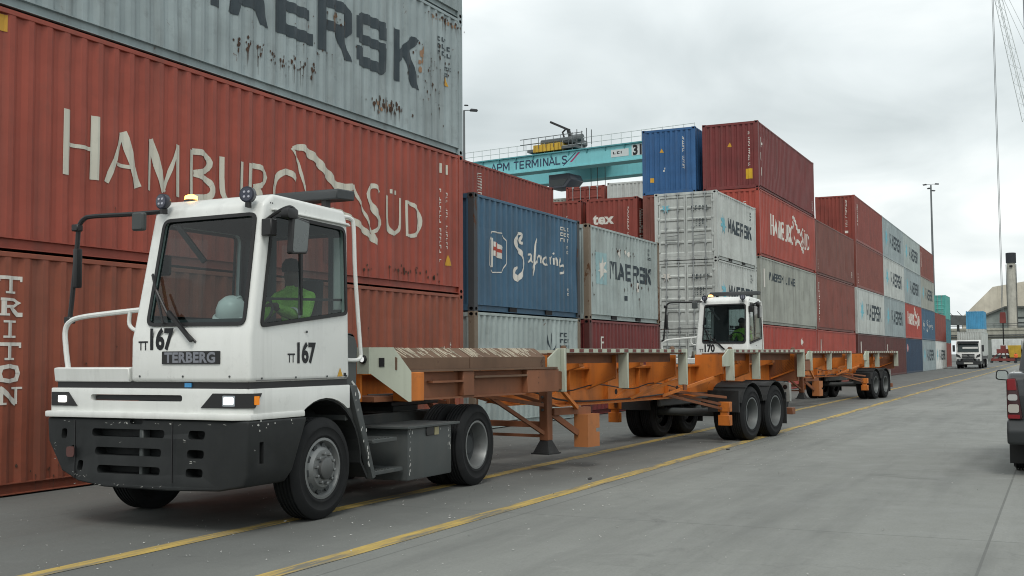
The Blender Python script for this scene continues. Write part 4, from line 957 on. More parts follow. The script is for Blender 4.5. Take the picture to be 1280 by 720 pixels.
    MB().tube(rail, .026, 8).build('hand_rail', WHITE, t)
    MB().tube(bezs([(-1.05, .36, 2.07), (-1.05, .37, 1.95), (-1.05, .30, 1.89), (-1.05, .2, 1.88)], 4), .02, 8).build('hand_rail', WHITE, t)
    fr = bezs([(-1.09, 1.13, 1.98), (-1.08, 1.11, 2.2), (-1.07, 1.06, 2.75), (-1.07, 1.04, 2.94), (-1.06, .98, 3.02), (-1.05, .86, 3.04), (-1.0, .4, 3.04), (-.95, .08, 3.05)], 4)
    fo = MB().tube(fr, .024, 8).build('mirror_frame', BLACK, t)
    MB().box(-1.13, -1.05, 1.0, 1.06, 2.32, 2.72).build('mirror', BLACK, fo, bevel=.02, seg=2)
    MB().prism(rrect(.17, .32, 2.86, 3.04, .03), 'x', -1.10, -1.03).build('mirror', GREY, fo, bevel=.015)
    for y, z in ((1.13, 2.0), (1.05, 2.93)): MB().box(-1.12, -1.04, y-.04, y+.05, z-.035, z+.035).build('clamp', BLACK, fo, bevel=.01)
    # near-side mirror
    mo = MB().tube(bezs([(-.98, -1.21, 2.88), (-.97, -1.33, 2.95), (-.93, -1.42, 3.0), (-.85, -1.43, 3.01), (-.79, -1.43, 2.95), (-.78, -1.43, 2.72), (-.72, -1.43, 2.70)], 4), .016, 6).build('mirror_arm', BLACK, t)
    MB().box(-1.02, -.93, -1.32, -1.20, 2.74, 2.90).build('mirror_bracket', BLACK, mo, bevel=.01)
    MB().prism(rpoly([(-.90, 2.57), (-.64, 2.59), (-.60, 2.90), (-.87, 2.93)], .03), 'y', -1.46, -1.40).build('mirror', BLACK, mo, bevel=.01)
    MB().prism(rpoly([(-.88, 2.59), (-.66, 2.61), (-.62, 2.88), (-.85, 2.91)], .03), 'y', -1.463, -1.459).build('mirror_back', paint('mirror_sky_sheen', (.13, .145, .145), .3, 0, .2, 0, .1), mo)  # lighter grey painted in for the sky reflected on the plastic
    MB().prism(rrect(-.97, -.80, 2.90, 3.0, .04), 'y', -1.47, -1.38).build('mirror', BLACK, mo, bevel=.02, seg=2)
    # fasteners, door handle, seams
    for x in (-1.02, -.5, .02, .36): MB().lathe([(.010, 0), (.010, -.006), (0, -.008)], (x, -1.222, 1.42), 'y', 8).build('bolt_head', GREY, cab)
    for y in (-1.0, -.45, .08): MB().lathe([(.010, 0), (.010, -.006), (0, -.008)], (-1.202, y, 1.44), 'x', 8).build('bolt_head', GREY, cab)
    for x in (-.86, -.83): MB().lathe([(.008, 0), (0, -.008)], (x, -1.188, 3.07), 'y', 8).build('bolt_head', BLACK, cab)
    MB().box(-1.10, .40, -1.2235, -1.2195, 1.398, 1.404).build('panel_seam', plain('seam_grey', (.12, .12, .12), .8), cab)
    MB().lathe([(.012, 0), (.012, -.01), (0, -.012)], (-.33, -1.222, 1.86), 'y', 8).build('bolt_head', GREY, cab)
    # wiper
    wp = MB().tube([(-1.20, -.60, 1.76), (-1.205, -.55, 1.80), (-1.215, -.27, 2.02), (-1.19, -.10, 2.26)], .013, 6).build('wiper', BLACK, t)
    MB().beam((-1.235, -.58, 1.77), (-1.22, -.28, 2.05), .03, .035).build('wiper_arm', BLACK, wp)
    MB().beam((-1.20, -.20, 1.94), (-1.125, .01, 2.42), .012, .03).build('wiper_blade', BLACK, wp)
    # roof: work lamps, beacon, cooler box
    for y in (-.02, -1.05):
        lo_ = MB().lathe([(.0, -.065), (.045, -.06), (.076, -.02), (.076, .03), (.064, .034), (.0, .034)], (0, 0, 0), 'x', 20).build('work_lamp', LAMPB, t, loc=(-1.02, y, 3.135), rot=(0, 0, math.pi))
        lo_.rotation_euler = (0, 0, math.pi+R(12 if y < -.5 else -5))
        MB().lathe([(.062, .036), (.0, .04)], (0, 0, 0), 'x', 20).build('lamp_lens', plain('work_lens', (.06, .065, .09), .1, .3), lo_)
        for a, b in ((-.025, -.025), (.025, -.025), (.025, .025), (-.025, .025)): MB().lathe([(.013, .0), (.010, .006), (0, .006)], (.038, a*.9, b*.9), 'x', 8).build('lamp_bulb', plain('led_dot', (.45, .46, .52), .3), lo_)
        MB().box(-.04, .03, -.015, .015, -.12, -.07).build('lamp_bracket', BLACK, lo_)
    bc = MB().lathe([(.07, 0), (.07, .02), (.065, .03)], (-.72, -.10, 3.155), 'z', 20).build('beacon', BLACK, t)
    MB().lathe([(.066, .03), (.06, .065), (.03, .08), (0, .082)], (-.72, -.10, 3.155), 'z', 20).build('beacon_lens', BEAC, bc)
    MB().prism([(.30, 3.255), (.64, 3.27), (.64, 3.375), (.34, 3.365), (.30, 3.345)], 'y', -1.14, .22).build('roof_box', paint('roof_box_grey', (.04, .045, .048), .6, 0, .3, 0, .1), t, bevel=.012)
    for y in (-.95, .02): MB().box(.34, .42, y-.03, y+.03, 3.12, 3.27).build('box_bracket', BLACK, t)
    # behind the cab: hand rail, mudguard, steps, tank
    MB().tube(bezs([(.42, -1.14, 3.08), (.52, -1.16, 3.07), (.57, -1.17, 2.98), (.60, -1.17, 2.5), (.70, -1.17, 1.72), (.71, -1.17, 1.62), (.64, -1.17, 1.58), (.45, -1.16, 1.58)], 4), .022, 8).build('grab_rail', WHITE, t)
    MB().tube(bezs([(.56, -1.15, 1.36), (.66, -1.17, 1.25), (.68, -1.17, 1.18), (.60, -1.17, 1.15)], 4), .016, 6).build('grab_rail', WHITE, t)
    MB().prism(rpoly([(.435, .95), (.62, 1.0), (.66, 1.78), (.56, 1.86), (.435, 1.86)], [.02, .02, .1, .05, .01]), 'y', -1.16, .15).build('cab_back_panel', GREY, t, bevel=.01)
    mg = MB(); n = 14; pts = []
    for k in range(n+1):
        a = R(150-k*150/n); pts.append((.66*math.cos(a), .505+.68*math.sin(a)))
    pts += [(.78, .34)]
    for y0, y1 in ((-1.2, -.80),):
        for k in range(len(pts)-1):
            (xa, za), (xb, zb) = pts[k], pts[k+1]; mg.hexa([(xa, y0, za), (xb, y0, zb), (xb, y1, zb), (xa, y1, za), (xa*1.03, y0, za+.018), (xb*1.03, y0, zb+.018), (xb*1.03, y1, zb+.018), (xa*1.03, y1, za+.018)])
    mg.build('mudguard', PLAST, t)
    MB().prism([(.44, 1.32), (.56, 1.32), (.93, .33), (.86, .31)], 'y', -1.225, -1.15).build('step_post', GREY, t, bevel=.008)
    ch = MB(); r_ = random.Random(9)
    for k in range(14):
        f = r_.random(); x = .50+f*.36+r_.uniform(-.05, .05); z = 1.3-f*.95; s_ = r_.uniform(.015, .045)
        ch.poly([(x, -1.2275, z), (x+s_*.6, -1.2275, z+s_*.3), (x+s_*.5, -1.2275, z+s_*1.3), (x+s_*.05, -1.2275, z+s_)])
    o = ch.build('paint_chips', plain('scuff_white', (.5, .5, .48), .8), t, smooth=0); o['kind'] = 'stuff'
    for x, z in ((1.18, .70), (1.3, .36)):
        s_ = MB().prism([(.92, z-.02), (x+.24, z-.02), (x+.24, z+.025), (.92, z+.025)], 'y', -1.19, -.70).build('step', GREY, t, bevel=.006)
        for k in range(6): MB().box(.95+k*.06, .975+k*.06, -1.185, -.72, z+.025, z+.034).build('step_tread', GREY, s_)
    tk = MB().box(1.58, 2.60, -1.23, -.66, .22, .80).build('fuel_tank', GREY, t, bevel=.02, seg=2)
    MB().box(1.52, 2.74, -1.27, -.62, .80, .828).build('tank_lid', GREY, tk, bevel=.004)
    MB().box(1.98, 2.16, -1.245, -1.2, .70, .80).build('latch', BLACK, tk, bevel=.006); MB().box(2.17, 2.27, -1.242, -1.2, .70, .79).build('tank_plate', plain('brass_plate', (.3, .27, .15), .5), tk)
    ch = MB(); r_ = random.Random(11)
    for k in range(40):
        x, z = r_.choice(((r_.uniform(1.59, 2.6), r_.uniform(.72, .79)), (1.60+r_.random()*.04, r_.uniform(.24, .78)), (2.5+r_.random()*.06, r_.uniform(.5, .78)))); s_ = r_.uniform(.006, .03)
        ch.poly([(x, -1.2325, z), (x+s_*.6, -1.2325, z+s_*.2), (x+s_*.5, -1.2325, z+s_*1.6), (x, -1.2325, z+s_)])
    o = ch.build('paint_chips', plain('scuff_white', (.5, .5, .48), .8), tk, smooth=0); o['kind'] = 'stuff'
    # chassis
    for y in (-.43, .43): MB().box(-1.05, 4.05, y-.04, y+.04, .66, .93).build('frame_rail', GREY, t, bevel=.008)
    for x in (-.6, 1.1, 2.4, 3.9): MB().box(x-.06, x+.06, -.39, .39, .70, .90).build('cross_member', GREY, t)
    MB().box(-.95, .35, -.38, .38, .93, 1.30).build('engine', BLACK, t, bevel=.05); MB().box(-.9, 1.0, -.36, .36, .38, .92).build('underbody_light_block', BLACK, t, bevel=.05); MB().box(.75, 2.9, -.30, .30, .42, .9).build('gearbox', BLACK, t, bevel=.05)  # box below the engine is added to block light under the tractor
    MB().box(.7, 1.9, .30, 1.15, .55, 1.25).build('engine_box', GREY, t, bevel=.03)
    MB().tube([(0, -1.0, .505), (0, 1.0, .505)], .07, 10).build('front_axle', GREY, t)
    MB().tube([(3.28, -.95, .505), (3.28, .95, .505)], .11, 10).build('rear_axle', GREY, t)
    MB().lathe([(.0, -.2), (.2, -.18), (.26, 0), (.2, .18), (0, .2)], (3.28, 0, .505), 'x', 16).build('differential', GREY, t)
    fw = MB().prism([(2.5, -.45), (3.35, -.45), (3.85, -.35), (3.35, -.06), (3.35, .06), (3.85, .35), (3.35, .45), (2.5, .45)], 'z', 1.00, 1.06).build('fifth_wheel', BLACK, t, bevel=.01)
    MB().box(2.7, 3.3, -.35, .35, .93, 1.0).build('fifth_wheel_mount', GREY, fw)
    # wheels
    wheel(t, 0, -1.06, -1, False); wheel(t, 0, 1.06, 1, False)
    for y, o_ in ((-1.09, -1), (-.77, -1), (.77, 1), (1.09, 1)): wheel(t, 3.28, y, o_, True)
    # markings
    fx = lambda u, v, i: (-1.2035-.0003*(i % 4), -u, v)          # front face, u to the viewer's right
    flat_text('number', font_polys(num, .27, .01, 1.70, .80, .04, .95), BLKTXT, cab, fx)
    flat_text('prefix', font_polys('TT', .12, -.10, 1.69, .8, .02), BLKTXT, cab, fx)
    bdg = MB().prism(rrect(-.89, -.20, 1.555, 1.675, .01), 'x', -1.212, -1.19).build('name_plate', BLACK, cab)
    flat_text('name_lettering', font_polys('TERBERG', .13, .235, 1.572, 1.1, .04, 1.05), plain('plate_grey', (.20, .21, .24), .45), bdg, lambda u, v, i: (-1.2135-.0002*(i % 4), -u, v))
    sx_ = lambda u, v, i: (u, -1.2225-.0003*(i % 4), v)
    flat_text('number', font_polys(num, .265, -.515, 1.565, .86, .04, .95), BLKTXT, cab, sx_); flat_text('prefix', font_polys('TT', .12, -.63, 1.565, .8, .02), BLKTXT, cab, sx_)
    flat_text('warning_sticker', [[(.20, 1.415), (.30, 1.415), (.25, 1.505)]], YE, cab, sx_); flat_text('sticker', [rq(.315, 1.415, .36, 1.45)], BLKTXT, cab, sx_)
    # interior
    MB().prism([(-1.12, 1.45), (-1.12, 1.98), (-.95, 1.96), (-.62, 1.78), (-.58, 1.45)], 'y', -1.14, .12).build('dashboard', INT, cab, bevel=.03, seg=2)
    MB().prism([(-.2, 1.45), (.30, 1.45), (.30, 1.62), (-.2, 1.60)], 'y', -.98, -.46).build('seat', plain('seat_cloth', (.02, .022, .026), .9), cab, bevel=.05, seg=2)
    MB().prism([(.20, 1.7), (.30, 1.7), (.37, 2.42), (.28, 2.42)], 'y', -.95, -.49).build('seat_back', plain('seat_cloth', (.02, .022, .026), .9), cab, bevel=.04, seg=2)
    MB().box(.33, .40, -.3, .1, 1.45, 2.9).build('rear_pillar', INT, cab)
    MB().tube([(-.52+.06*math.sin(R(a)), -.74+.21*math.cos(R(a)), 2.06+.16*math.sin(R(a))) for a in range(0, 360, 20)], .016, 6, closed=True).build('steering_wheel', BLACK, cab)
    MB().tube([(-.50, -.72, 2.06), (-.80, -.72, 1.78)], .03, 8).build('steering_column', BLACK, cab)
    MB().prism(rrect(-.02, .20, 2.42, 2.62, .03), 'x', -.93, -.90).build('inner_mirror', BLACK, cab); MB().beam((-.9, -.1, 2.9), (-.8, -.35, 2.55), .05, .05).build('camera_arm', BLACK, cab)
    return t

def driver(label, loc):
    """seated body in one skinned mesh, hands forward on the wheel; loc = tractor origin"""
    V = [(.10, 0, 1.78), (.14, 0, 1.95), (.15, 0, 2.15), (.14, 0, 2.33), (.12, 0, 2.43), (.10, 0, 2.52), (.08, 0, 2.63),      # pelvis..head 0-6
         (.13, -.19, 2.32), (-.06, -.27, 2.10), (-.32, -.20, 2.17), (-.43, -.18, 2.22),                                          # near arm 7-10
         (.13, .19, 2.32), (-.06, .27, 2.10), (-.32, .20, 2.17), (-.43, .18, 2.22),                                              # far arm 11-14
         (-.06, -.11, 1.77), (-.42, -.13, 1.76), (-.46, -.13, 1.56), (-.06, .11, 1.77), (-.42, .13, 1.76), (-.46, .13, 1.56)]   # legs 15-20
    E_ = [(0, 1), (1, 2), (2, 3), (3, 4), (4, 5), (5, 6), (3, 7), (7, 8), (8, 9), (9, 10), (3, 11), (11, 12), (12, 13), (13, 14), (0, 15), (15, 16), (16, 17), (0, 18), (18, 19), (19, 20)]
    rad = [.14, .13, .13, .12, .055, .085, .085, .085, .07, .058, .036, .085, .07, .058, .036, .10, .075, .06, .10, .075, .06]
    for arm, sy_ in ((10, -1), (14, 1)):
        for k in range(5):
            b = len(V); x, y, z = V[arm]; o = (k-2)*.02
            V.append((x-.045 if k else x-.02, y+o*1.0+(0 if k else .03*-sy_), z+.015)); V.append((x-.08 if k else x-.035, y+o*1.05+(0 if k else .05*-sy_), z-(.012+.006*(k % 2)))); rad += [.010, .009]
            E_ += [(arm, b), (b, b+1)]
    me = bpy.data.meshes.new('person'); me.from_pydata(V, E_, [])
    o = bpy.data.objects.new('person', me); COL.objects.link(o)
    sk_ = o.modifiers.new('skin', 'SKIN'); sk_.use_smooth_shade = True
    for i, r in enumerate(rad): me.skin_vertices[0].data[i].radius = (r, r*1.0)
    me.skin_vertices[0].data[0].use_root = True
    ss = o.modifiers.new('sub', 'SUBSURF'); ss.levels = 2; ss.render_levels = 2
    dg = bpy.context.evaluated_depsgraph_get(); dg.update()
    m2 = bpy.data.meshes.new_from_object(o.evaluated_get(dg)); m2.name = 'person'; o.modifiers.clear(); o.data = m2; bpy.data.meshes.remove(me)
    m2.materials.clear()
    for mm in (HIVIS, TROU, SKIN): m2.materials.append(mm)
    for p in m2.polygons:
        c = p.center
        p.material_index = 2 if (c.z > 2.44 or c.x < -.40 and c.z > 1.95) else 1 if (c.z < 1.86) else 0
        p.use_smooth = True
    o.location = (loc[0]-.02, loc[1]-.74, loc[2]-.10); tag(o, label, 'person')
    refl = plain('reflective_tape', (.55, .56, .5), .4)
    for s_ in (-1, 1):
        MB().lathe([(.076, -.02), (.080, 0), (.076, .02)], (0, 0, 0), 'z', 14, close=False).build('sleeve_band', refl, o, loc=(-.19, .235*s_, 2.135), rot=(0, R(75), 0))
    MB().lathe([(.0, .115), (.06, .10), (.092, .05), (.098, .0), (.09, -.03)], (.085, 0, 2.62), 'z', 16, close=False).build('hair', plain('hair_black', (.006, .006, .006), .9), o)
    return o
T1 = (9.52, 7.86, 0); DX, DY = 21.35, .73
T2 = (T1[0]+DX, T1[1]+DY, 0)
tractor('167', 'white terminal tractor numbered 167 in the foreground', T1)
tractor('170', 'white terminal tractor numbered 170 behind the first trailer', T2)
driver('driver in a lime green jacket gripping the steering wheel of the foreground tractor', T1)
driver('driver half hidden behind the windscreen of the second tractor, number 170', T2)
hh_ = thing('hard_hat', 'white hard hat lying on the dashboard behind the windscreen of tractor 167', 'helmet', (T1[0]-.93, T1[1]-.80, 2.02)); hh_.scale = (1.12, 1.12, 1.12)
HW = plain('helmet_white', (.75, .77, .74), .35)
MB().lathe([(.0, .16), (.05, .155), (.10, .12), (.13, .06), (.138, .0), (.128, .0), (.12, .05), (0, .145)], (0, 0, 0), 'z', 28).build('shell', HW, hh_, rot=(0, R(-24), R(20)))
MB().lathe([(.138, .0), (.165, -.012), (.165, -.006), (.14, .012)], (0, 0, 0), 'z', 28, close=False).build('brim', HW, hh_, rot=(0, R(-24), R(20)))
MB().tube([(0, .12*math.sin(R(a)), .165*math.cos(R(a))) for a in range(-70, 71, 10)], .01, 6).build('crest', HW, hh_, rot=(0, R(-24), R(110)))
# ------------------------------------------------------------------ terminal trailers
ORG = paint('trailer_orange', (.50, .15, .022), .55, 0, .7, .6, .6, dirtcol=(.12, .06, .035), rustcol=(.10, .04, .02), var=.15)
ORGD = paint('trailer_orange_worn', (.20, .078, .037), .65, 0, .6, .55, .5, dirtcol=(.09, .05, .035), rustcol=(.075, .035, .02), var=.35)
RUST = paint('rusted_deck', (.14, .085, .055), .85, 0, .6, .6, .35, dirtcol=(.09, .055, .035), rustcol=(.07, .035, .02), var=.3)
CREAM = paint('guide_cream', (.42, .45, .37), .6, 0, .4, .35, .4, dirtcol=(.15, .15, .11), var=.1)
SCRAPE = paint('scraped_steel', (.42, .36, .26), .5, .2, .5, .6, .0, rustcol=(.15, .08, .045), scale=4)
TAPER = plain('tape_red', (.13, .025, .02), .5); TAPEW = plain('tape_white', (.45, .45, .40), .5)
GUARD = paint('mudguard_black', (.018, .02, .021), .6, 0, .4, 0, .2, dirtcol=(.10, .095, .085))
ORGT = paint('deflector_orange', (.36, .135, .045), .65, 0, .6, .5, .4, dirtcol=(.14, .075, .045), var=.2)
RIMD = paint('trailer_rim', (.13, .14, .14), .55, .3, .6, .3, .0, dirtcol=(.05, .045, .04))
FLANGE = [(-1.3, 1.12), (2.3, 1.10), (3.4, .87), (8.9, .87), (9.4, .98), (12.2, 1.0)]
def trailer(label, loc, rz):
    t = thing('container_trailer', label, 'trailer', loc, rz, 'orange container trailers')
    for s in (-1, 1):
        yb = s*.45
        wb_ = MB().prism([(-1.3, 1.40)]+FLANGE+[(12.2, 1.40)], 'y', yb-.012, yb+.012).build('beam_web', ORG, t)
        MB().box(-1.3, 12.2, yb-.10, yb+.10, 1.40, 1.43).build('top_flange', ORG, t)
        bf = MB()
        for k in range(len(FLANGE)-1):
            (xa, za), (xb, zb) = FLANGE[k], FLANGE[k+1]
            bf.hexa([(xa, yb-.1, za-.025), (xb, yb-.1, zb-.025), (xb, yb+.1, zb-.025), (xa, yb+.1, za-.025), (xa, yb-.1, za), (xb, yb-.1, zb), (xb, yb+.1, zb), (xa, yb+.1, za)])
        bf.build('bottom_flange', ORG, t)
        for x in (3.0, 5.3, 7.6): MB().lathe([(.045, -.016), (.045, .016)], (x, yb, 1.02), 'y', 14).build('lightening_hole', DARK, wb_)
        # doubler plates with slanted ends on the web
        MB().prism([(2.9, .90), (4.7, .90), (4.2, 1.08), (3.5, 1.10)], 'y', yb+s*.013, yb+s*.03).build('web_doubler', ORG, t)
        MB().prism([(5.2, .90), (7.0, .90), (6.4, 1.12), (5.9, 1.12)], 'y', yb+s*.013, yb+s*.03).build('web_doubler', ORG, t)
        y0, y1 = s*1.09, s*1.25
        ya, yb2 = min(y0, y1), max(y0, y1)
        for x in (2.40, 4.25, 6.36, 8.36, 9.62, 12.12):                      # guide posts and their outriggers (the far rear ones are short stubs)
            low = s > 0 and x > 8
            MB().box(x-.025, x+.025, ya, yb2, 1.11 if x < 8 else 1.14, 1.36 if low else 1.715).build('guide_post', CREAM, t, bevel=.006)
            zt = 1.36 if low else 1.62
            br_ = MB().prism([(s*.46, 1.12), (s*1.02, 1.26), (s*1.02, zt), (s*.46, zt)], 'x', x+.03, x+.05)
            br_.build('outrigger', ORG, t)
            MB().beam((x+.04, s*1.0, 1.28), (x+.04, s*.50, 1.10), .09, .03).build('outrigger_flange', ORG, t)
        for xa, xb, n in ((2.43, 6.33, 2), (8.39, 12.09, 2)):
            if s > 0 and xa > 8: continue
            yo = s*1.25
            MB().box(xa, xb, min(yo, yo-s*.07), max(yo, yo-s*.07), 1.655, 1.712).build('top_rail', CREAM, t)
            tp = MB(); k = xa+.08
            while k < xb-.12:
                tp.box(k, k+.12, min(yo+s*.001, yo+s*.003), max(yo+s*.001, yo+s*.003), 1.66, 1.706); k += .27
            o = tp.build('reflective_tape', TAPER, t, smooth=0); o['kind'] = 'stuff'
            MB().box(xa, xb, min(s*.93, s*.95), max(s*.93, s*.95), 1.50, 1.655).build('side_sill', ORGD, t)
            MB().box(xa, xb, min(s*.93, s*1.19), max(s*.93, s*1.19), 1.63, 1.654).build('deck_edge', ORGD, t)
            m_ = (xa+xb)/2
            for x in (xa+.9, m_+.9): MB().prism([(s*.47, 1.33), (s*.92, 1.45), (s*.92, 1.5), (s*.47, 1.5)], 'x', x, x+.12).build('stub_bracket', ORG, t)
        for x in (2.05, 8.02):                                               # flared lead-in plates
            if s > 0 and x > 8: continue
            MB().prism([(x, 1.40), (x+.32, 1.40), (x+.32, 1.715), (x+.26, 1.715), (x, 1.58)], 'y', min(s*1.16, s*1.185), max(s*1.16, s*1.185)).build('lead_in_plate', CREAM, t, bevel=.004)
            if x < 5: MB().box(x+.02, x+.33, min(s*1.0, s*1.2), max(s*1.0, s*1.2), 1.14, 1.395).build('guide_block', ORGD if x < 5 else ORG, t, bevel=.008)
        # front section: low side channel with a leaning guide plate
        yc = s*1.12
        ch_ = MB().box(-.78, 2.05, min(yc, yc+s*.02), max(yc, yc+s*.02), 1.12, 1.43).build('side_channel', ORGD, t)
        MB().box(-1.05, 2.2, min(s*1.04, s*1.24), max(s*1.04, s*1.24), 1.435, 1.46).build('channel_flange', RUST, t)
        MB().box(-.78, 1.45, min(s*1.04, s*1.2), max(s*1.04, s*1.2), 1.105, 1.125).build('channel_flange', ORGD, t)
        MB().box(-1.06, -.78, min(s*1.0, s*1.25), max(s*1.0, s*1.25), 1.10, 1.434).build('guide_block', ORG, t, bevel=.01)
        MB().box(.02, .26, min(s*1.06, s*1.22), max(s*1.06, s*1.22), 1.126, 1.434).build('guide_block', ORGD, t, bevel=.01)
        MB().box(1.45, 2.25, min(s*1.0, s*1.23), max(s*1.0, s*1.23), 1.12, 1.434).build('guide_block', ORGD, t, bevel=.01)
        MB().box(-.6, .02, min(s*1.13, s*1.23), max(s*1.13, s*1.23), 1.30, 1.325).build('shelf_plate', ORGD, t); MB().box(.26, 1.45, min(s*1.13, s*1.23), max(s*1.13, s*1.23), 1.345, 1.37).build('shelf_plate', RUST, t)
        gy = [(s*1.17, 1.462), (s*1.17, 1.60), (s*.99, 1.715), (s*.975, 1.70), (s*1.15, 1.59), (s*1.15, 1.462)]
        for xa, xb in ((-1.2, .22), (.235, 1.99)):
            gp = MB().prism(gy, 'x', xa, xb).build('guide_plate', RUST, t)
            r_ = random.Random(int(xa*10)+40); scm = MB()
            n_ = V2 = None
            for k in range(int((xb-xa)*34)):
                x = r_.uniform(xa+.03, xb-.14); f0 = r_.uniform(.1, .75); f1 = 1.0; w_ = r_.uniform(.008, .04)
                if r_.random() < .35: f0, f1 = r_.uniform(-.6, .4), r_.uniform(.4, 1)
                def pt(xx, f):
                    if f >= 0: return (xx-f*.03, s*(1.1725-.18*f), 1.602+.115*f)
                    return (xx, s*1.1735, 1.60+.13*f)
                if f0 < 0: f0 = 0
                lean = r_.uniform(-.05, .02)
                scm.poly([pt(x, f0), pt(x+w_, f0), pt(x+w_+lean, f1), pt(x+lean, f1)])
            o = scm.build('scrape_marks', SCRAPE, gp, smooth=0); o['kind'] = 'stuff'
        # front corner guide with marker lamp
        cgp = MB(); A = [(-1.42, s*.98, 1.72), (-1.42, s*.98, 1.42), (-1.08, s*1.25, 1.10), (-1.08, s*1.25, 1.44), (-1.24, s*1.12, 1.72)]
        cgp.v = A+[(x+.03, y+s*.02, z) for x, y, z in A]; cgp.f = [(0, 1, 2, 3, 4), (9, 8, 7, 6, 5)]+[(k, (k+1) % 5, 5+(k+1) % 5, 5+k) for k in range(5)]; cgp.m = [0]*7
        cg = cgp.build('corner_guide', CREAM, t)
        MB().box(-1.45, -1.42, min(s*.98, s*.80), max(s*.98, s*.80), 1.42, 1.72).build('lamp_plate', CREAM, t)
        lm = MB().lathe([(.048, .0), (.05, -.02), (.038, -.03), (.0, -.03)], (-1.45, s*.90, 1.585), 'x', 18).build('marker_lamp', BLACK, t)
        MB().lathe([(.032, -.031), (.0, -.034)], (-1.45, s*.90, 1.585), 'x', 14).build('lamp_lens', plain('marker_white', (.85, .87, .85), .2, 0, .5), lm)
        MB().hexa([(-1.355, s*1.045, 1.50), (-1.305, s*1.085, 1.50), (-1.30, s*1.08, 1.50), (-1.35, s*1.04, 1.50), (-1.355, s*1.045, 1.60), (-1.305, s*1.085, 1.60), (-1.30, s*1.08, 1.60), (-1.35, s*1.04, 1.60)]).build('hook_slot', DARK, cg)
        # landing leg
        ly = s*.86
        MB().box(2.42, 2.56, ly-.07, ly+.07, .42, 1.12).build('landing_leg', ORGD, t, bevel=.008)
        MB().hexa([(2.35, ly-.13, .25), (2.63, ly-.13, .25), (2.63, ly+.13, .25), (2.35, ly+.13, .25), (2.43, ly-.065, .42), (2.55, ly-.065, .42), (2.55, ly+.065, .42), (2.43, ly+.065, .42)]).build('leg_foot', GUARD, t)
        MB().box(2.33, 2.65, ly-.15, ly+.15, .23, .25).build('foot_plate', GUARD, t)
        for k in range(3): MB().lathe([(.018, 0), (.018, -.03)], (2.41, ly, .85+k*.09), 'x', 8).build('bolt', GREY, t)
        MB().beam((2.43, ly, .52), (1.5, s*.55, 1.08), .05, .05).build('leg_brace', ORGD, t); MB().beam((2.4, ly, .92), (1.0, s*.6, 1.12), .06, .05).build('leg_brace', ORGD, t)
        # tyre deflectors on arms
        MB().beam((2.56, s*.92, .82), (3.28, s*1.10, .82), .10, .10).build('deflector_arm', ORGD, t); MB().beam((2.56, s*.9, .80), (3.0, s*1.08, .50), .05, .08).build('deflector_arm', ORGD, t)
        MB().beam((2.35, s*1.15, 1.2), (2.95, s*1.1, .86), .05, .05).build('deflector_arm', ORG, t)
        MB().prism([(3.0, .30), (3.34, .30), (3.34, .505), (3.24, .505), (3.24, .565), (3.34, .565), (3.34, .77), (3.0, .77)], 'y', min(s*1.02, s*1.25), max(s*1.02, s*1.25)).build('deflector_box', ORGT, t)
        for a, b in (((7.0, s*.5, .92), (8.2, s*1.12, .62)), ((7.4, s*.5, .92), (8.2, s*1.12, .70)), ((7.2, s*.5, .98), (8.2, s*1.15, .84)), ((6.5, s*1.0, 1.2), (5.6, s*.55, .90)), ((8.0, s*1.0, 1.2), (6.8, s*.55, .90))):
            MB().beam(a, b, .05, .045).build('deflector_strut', ORGD if b[0] > 8 else ORG, t)
        for za, zb in ((.33, .52), (.58, .76)): MB().box(8.12, 8.24, min(s*1.02, s*1.25), max(s*1.02, s*1.25), za, zb).build('deflector_box', ORG, t, bevel=.008)
        MB().box(8.14, 8.22, min(s*1.06, s*1.2), max(s*1.06, s*1.2), .52, .58).build('deflector_box', ORG, t)
        MB().tube([(6.36, s*1.2, 1.12), (6.36, s*1.2, 1.02)], .04, 8).build('air_coupling', ORGD, t)
        # web stiffeners, air lines, twist locks
        for x in (3.7, 4.9, 6.0, 7.1, 8.0, 11.2): MB().box(x-.01, x+.01, min(s*.464, s*.54), max(s*.464, s*.54), .88 if x < 9 else 1.0, 1.398).build('web_stiffener', ORG, t)
        MB().tube(bezs([(-1.0, s*.57, 1.16), (1.0, s*.56, 1.14), (2.4, s*.56, 1.12), (3.6, s*.56, .93), (5.5, s*.57, .90), (7.0, s*.56, .93), (8.7, s*.58, .90)], 4), .014, 6).build('air_line', BLACK, t)
        MB().tube(bezs([(2.5, s*.6, 1.2), (3.5, s*.58, 1.08), (4.4, s*.6, 1.16), (5.6, s*.58, 1.06), (6.36, s*.62, 1.14), (7.6, s*.58, 1.0)], 4), .010, 5).build('air_line', BLACK, t)
        for x in (2.62, 6.14, 8.58, 11.9):
            if s > 0 and x > 8: continue
            MB().lathe([(.0, 1.76), (.03, 1.755), (.05, 1.72), (.05, 1.655)], (x, s*1.08, 0), 'z', 10).build('twist_lock', RUST, t)
        # bogie
        for xw in (9.25, 10.47):
            wheel(t, xw, s*1.09, s, True, rimm=RIMD); wheel(t, xw, s*.77, s, True, rimm=RIMD)
            gd = MB(); n = 12
            pts = [(xw+.575*math.cos(R(a)), .505+.575*math.sin(R(a))) for a in [158-k*136/n for k in range(n+1)]]
            for k in range(n):
                (xa, za), (xb, zb) = pts[k], pts[k+1]; r0 = 1.02
                q = lambda x, z: (xw+(x-xw)*r0, .505+(z-.505)*r0)
                (xc, zc), (xd, zd) = q(xa, za), q(xb, zb)
                gd.hexa([(xa, s*.60, za), (xb, s*.60, zb), (xb, s*1.24, zb), (xa, s*1.24, za), (xc, s*.60, zc), (xd, s*.60, zd), (xd, s*1.24, zd), (xc, s*1.24, zc)])
            go = gd.build('mudguard', GUARD, t)
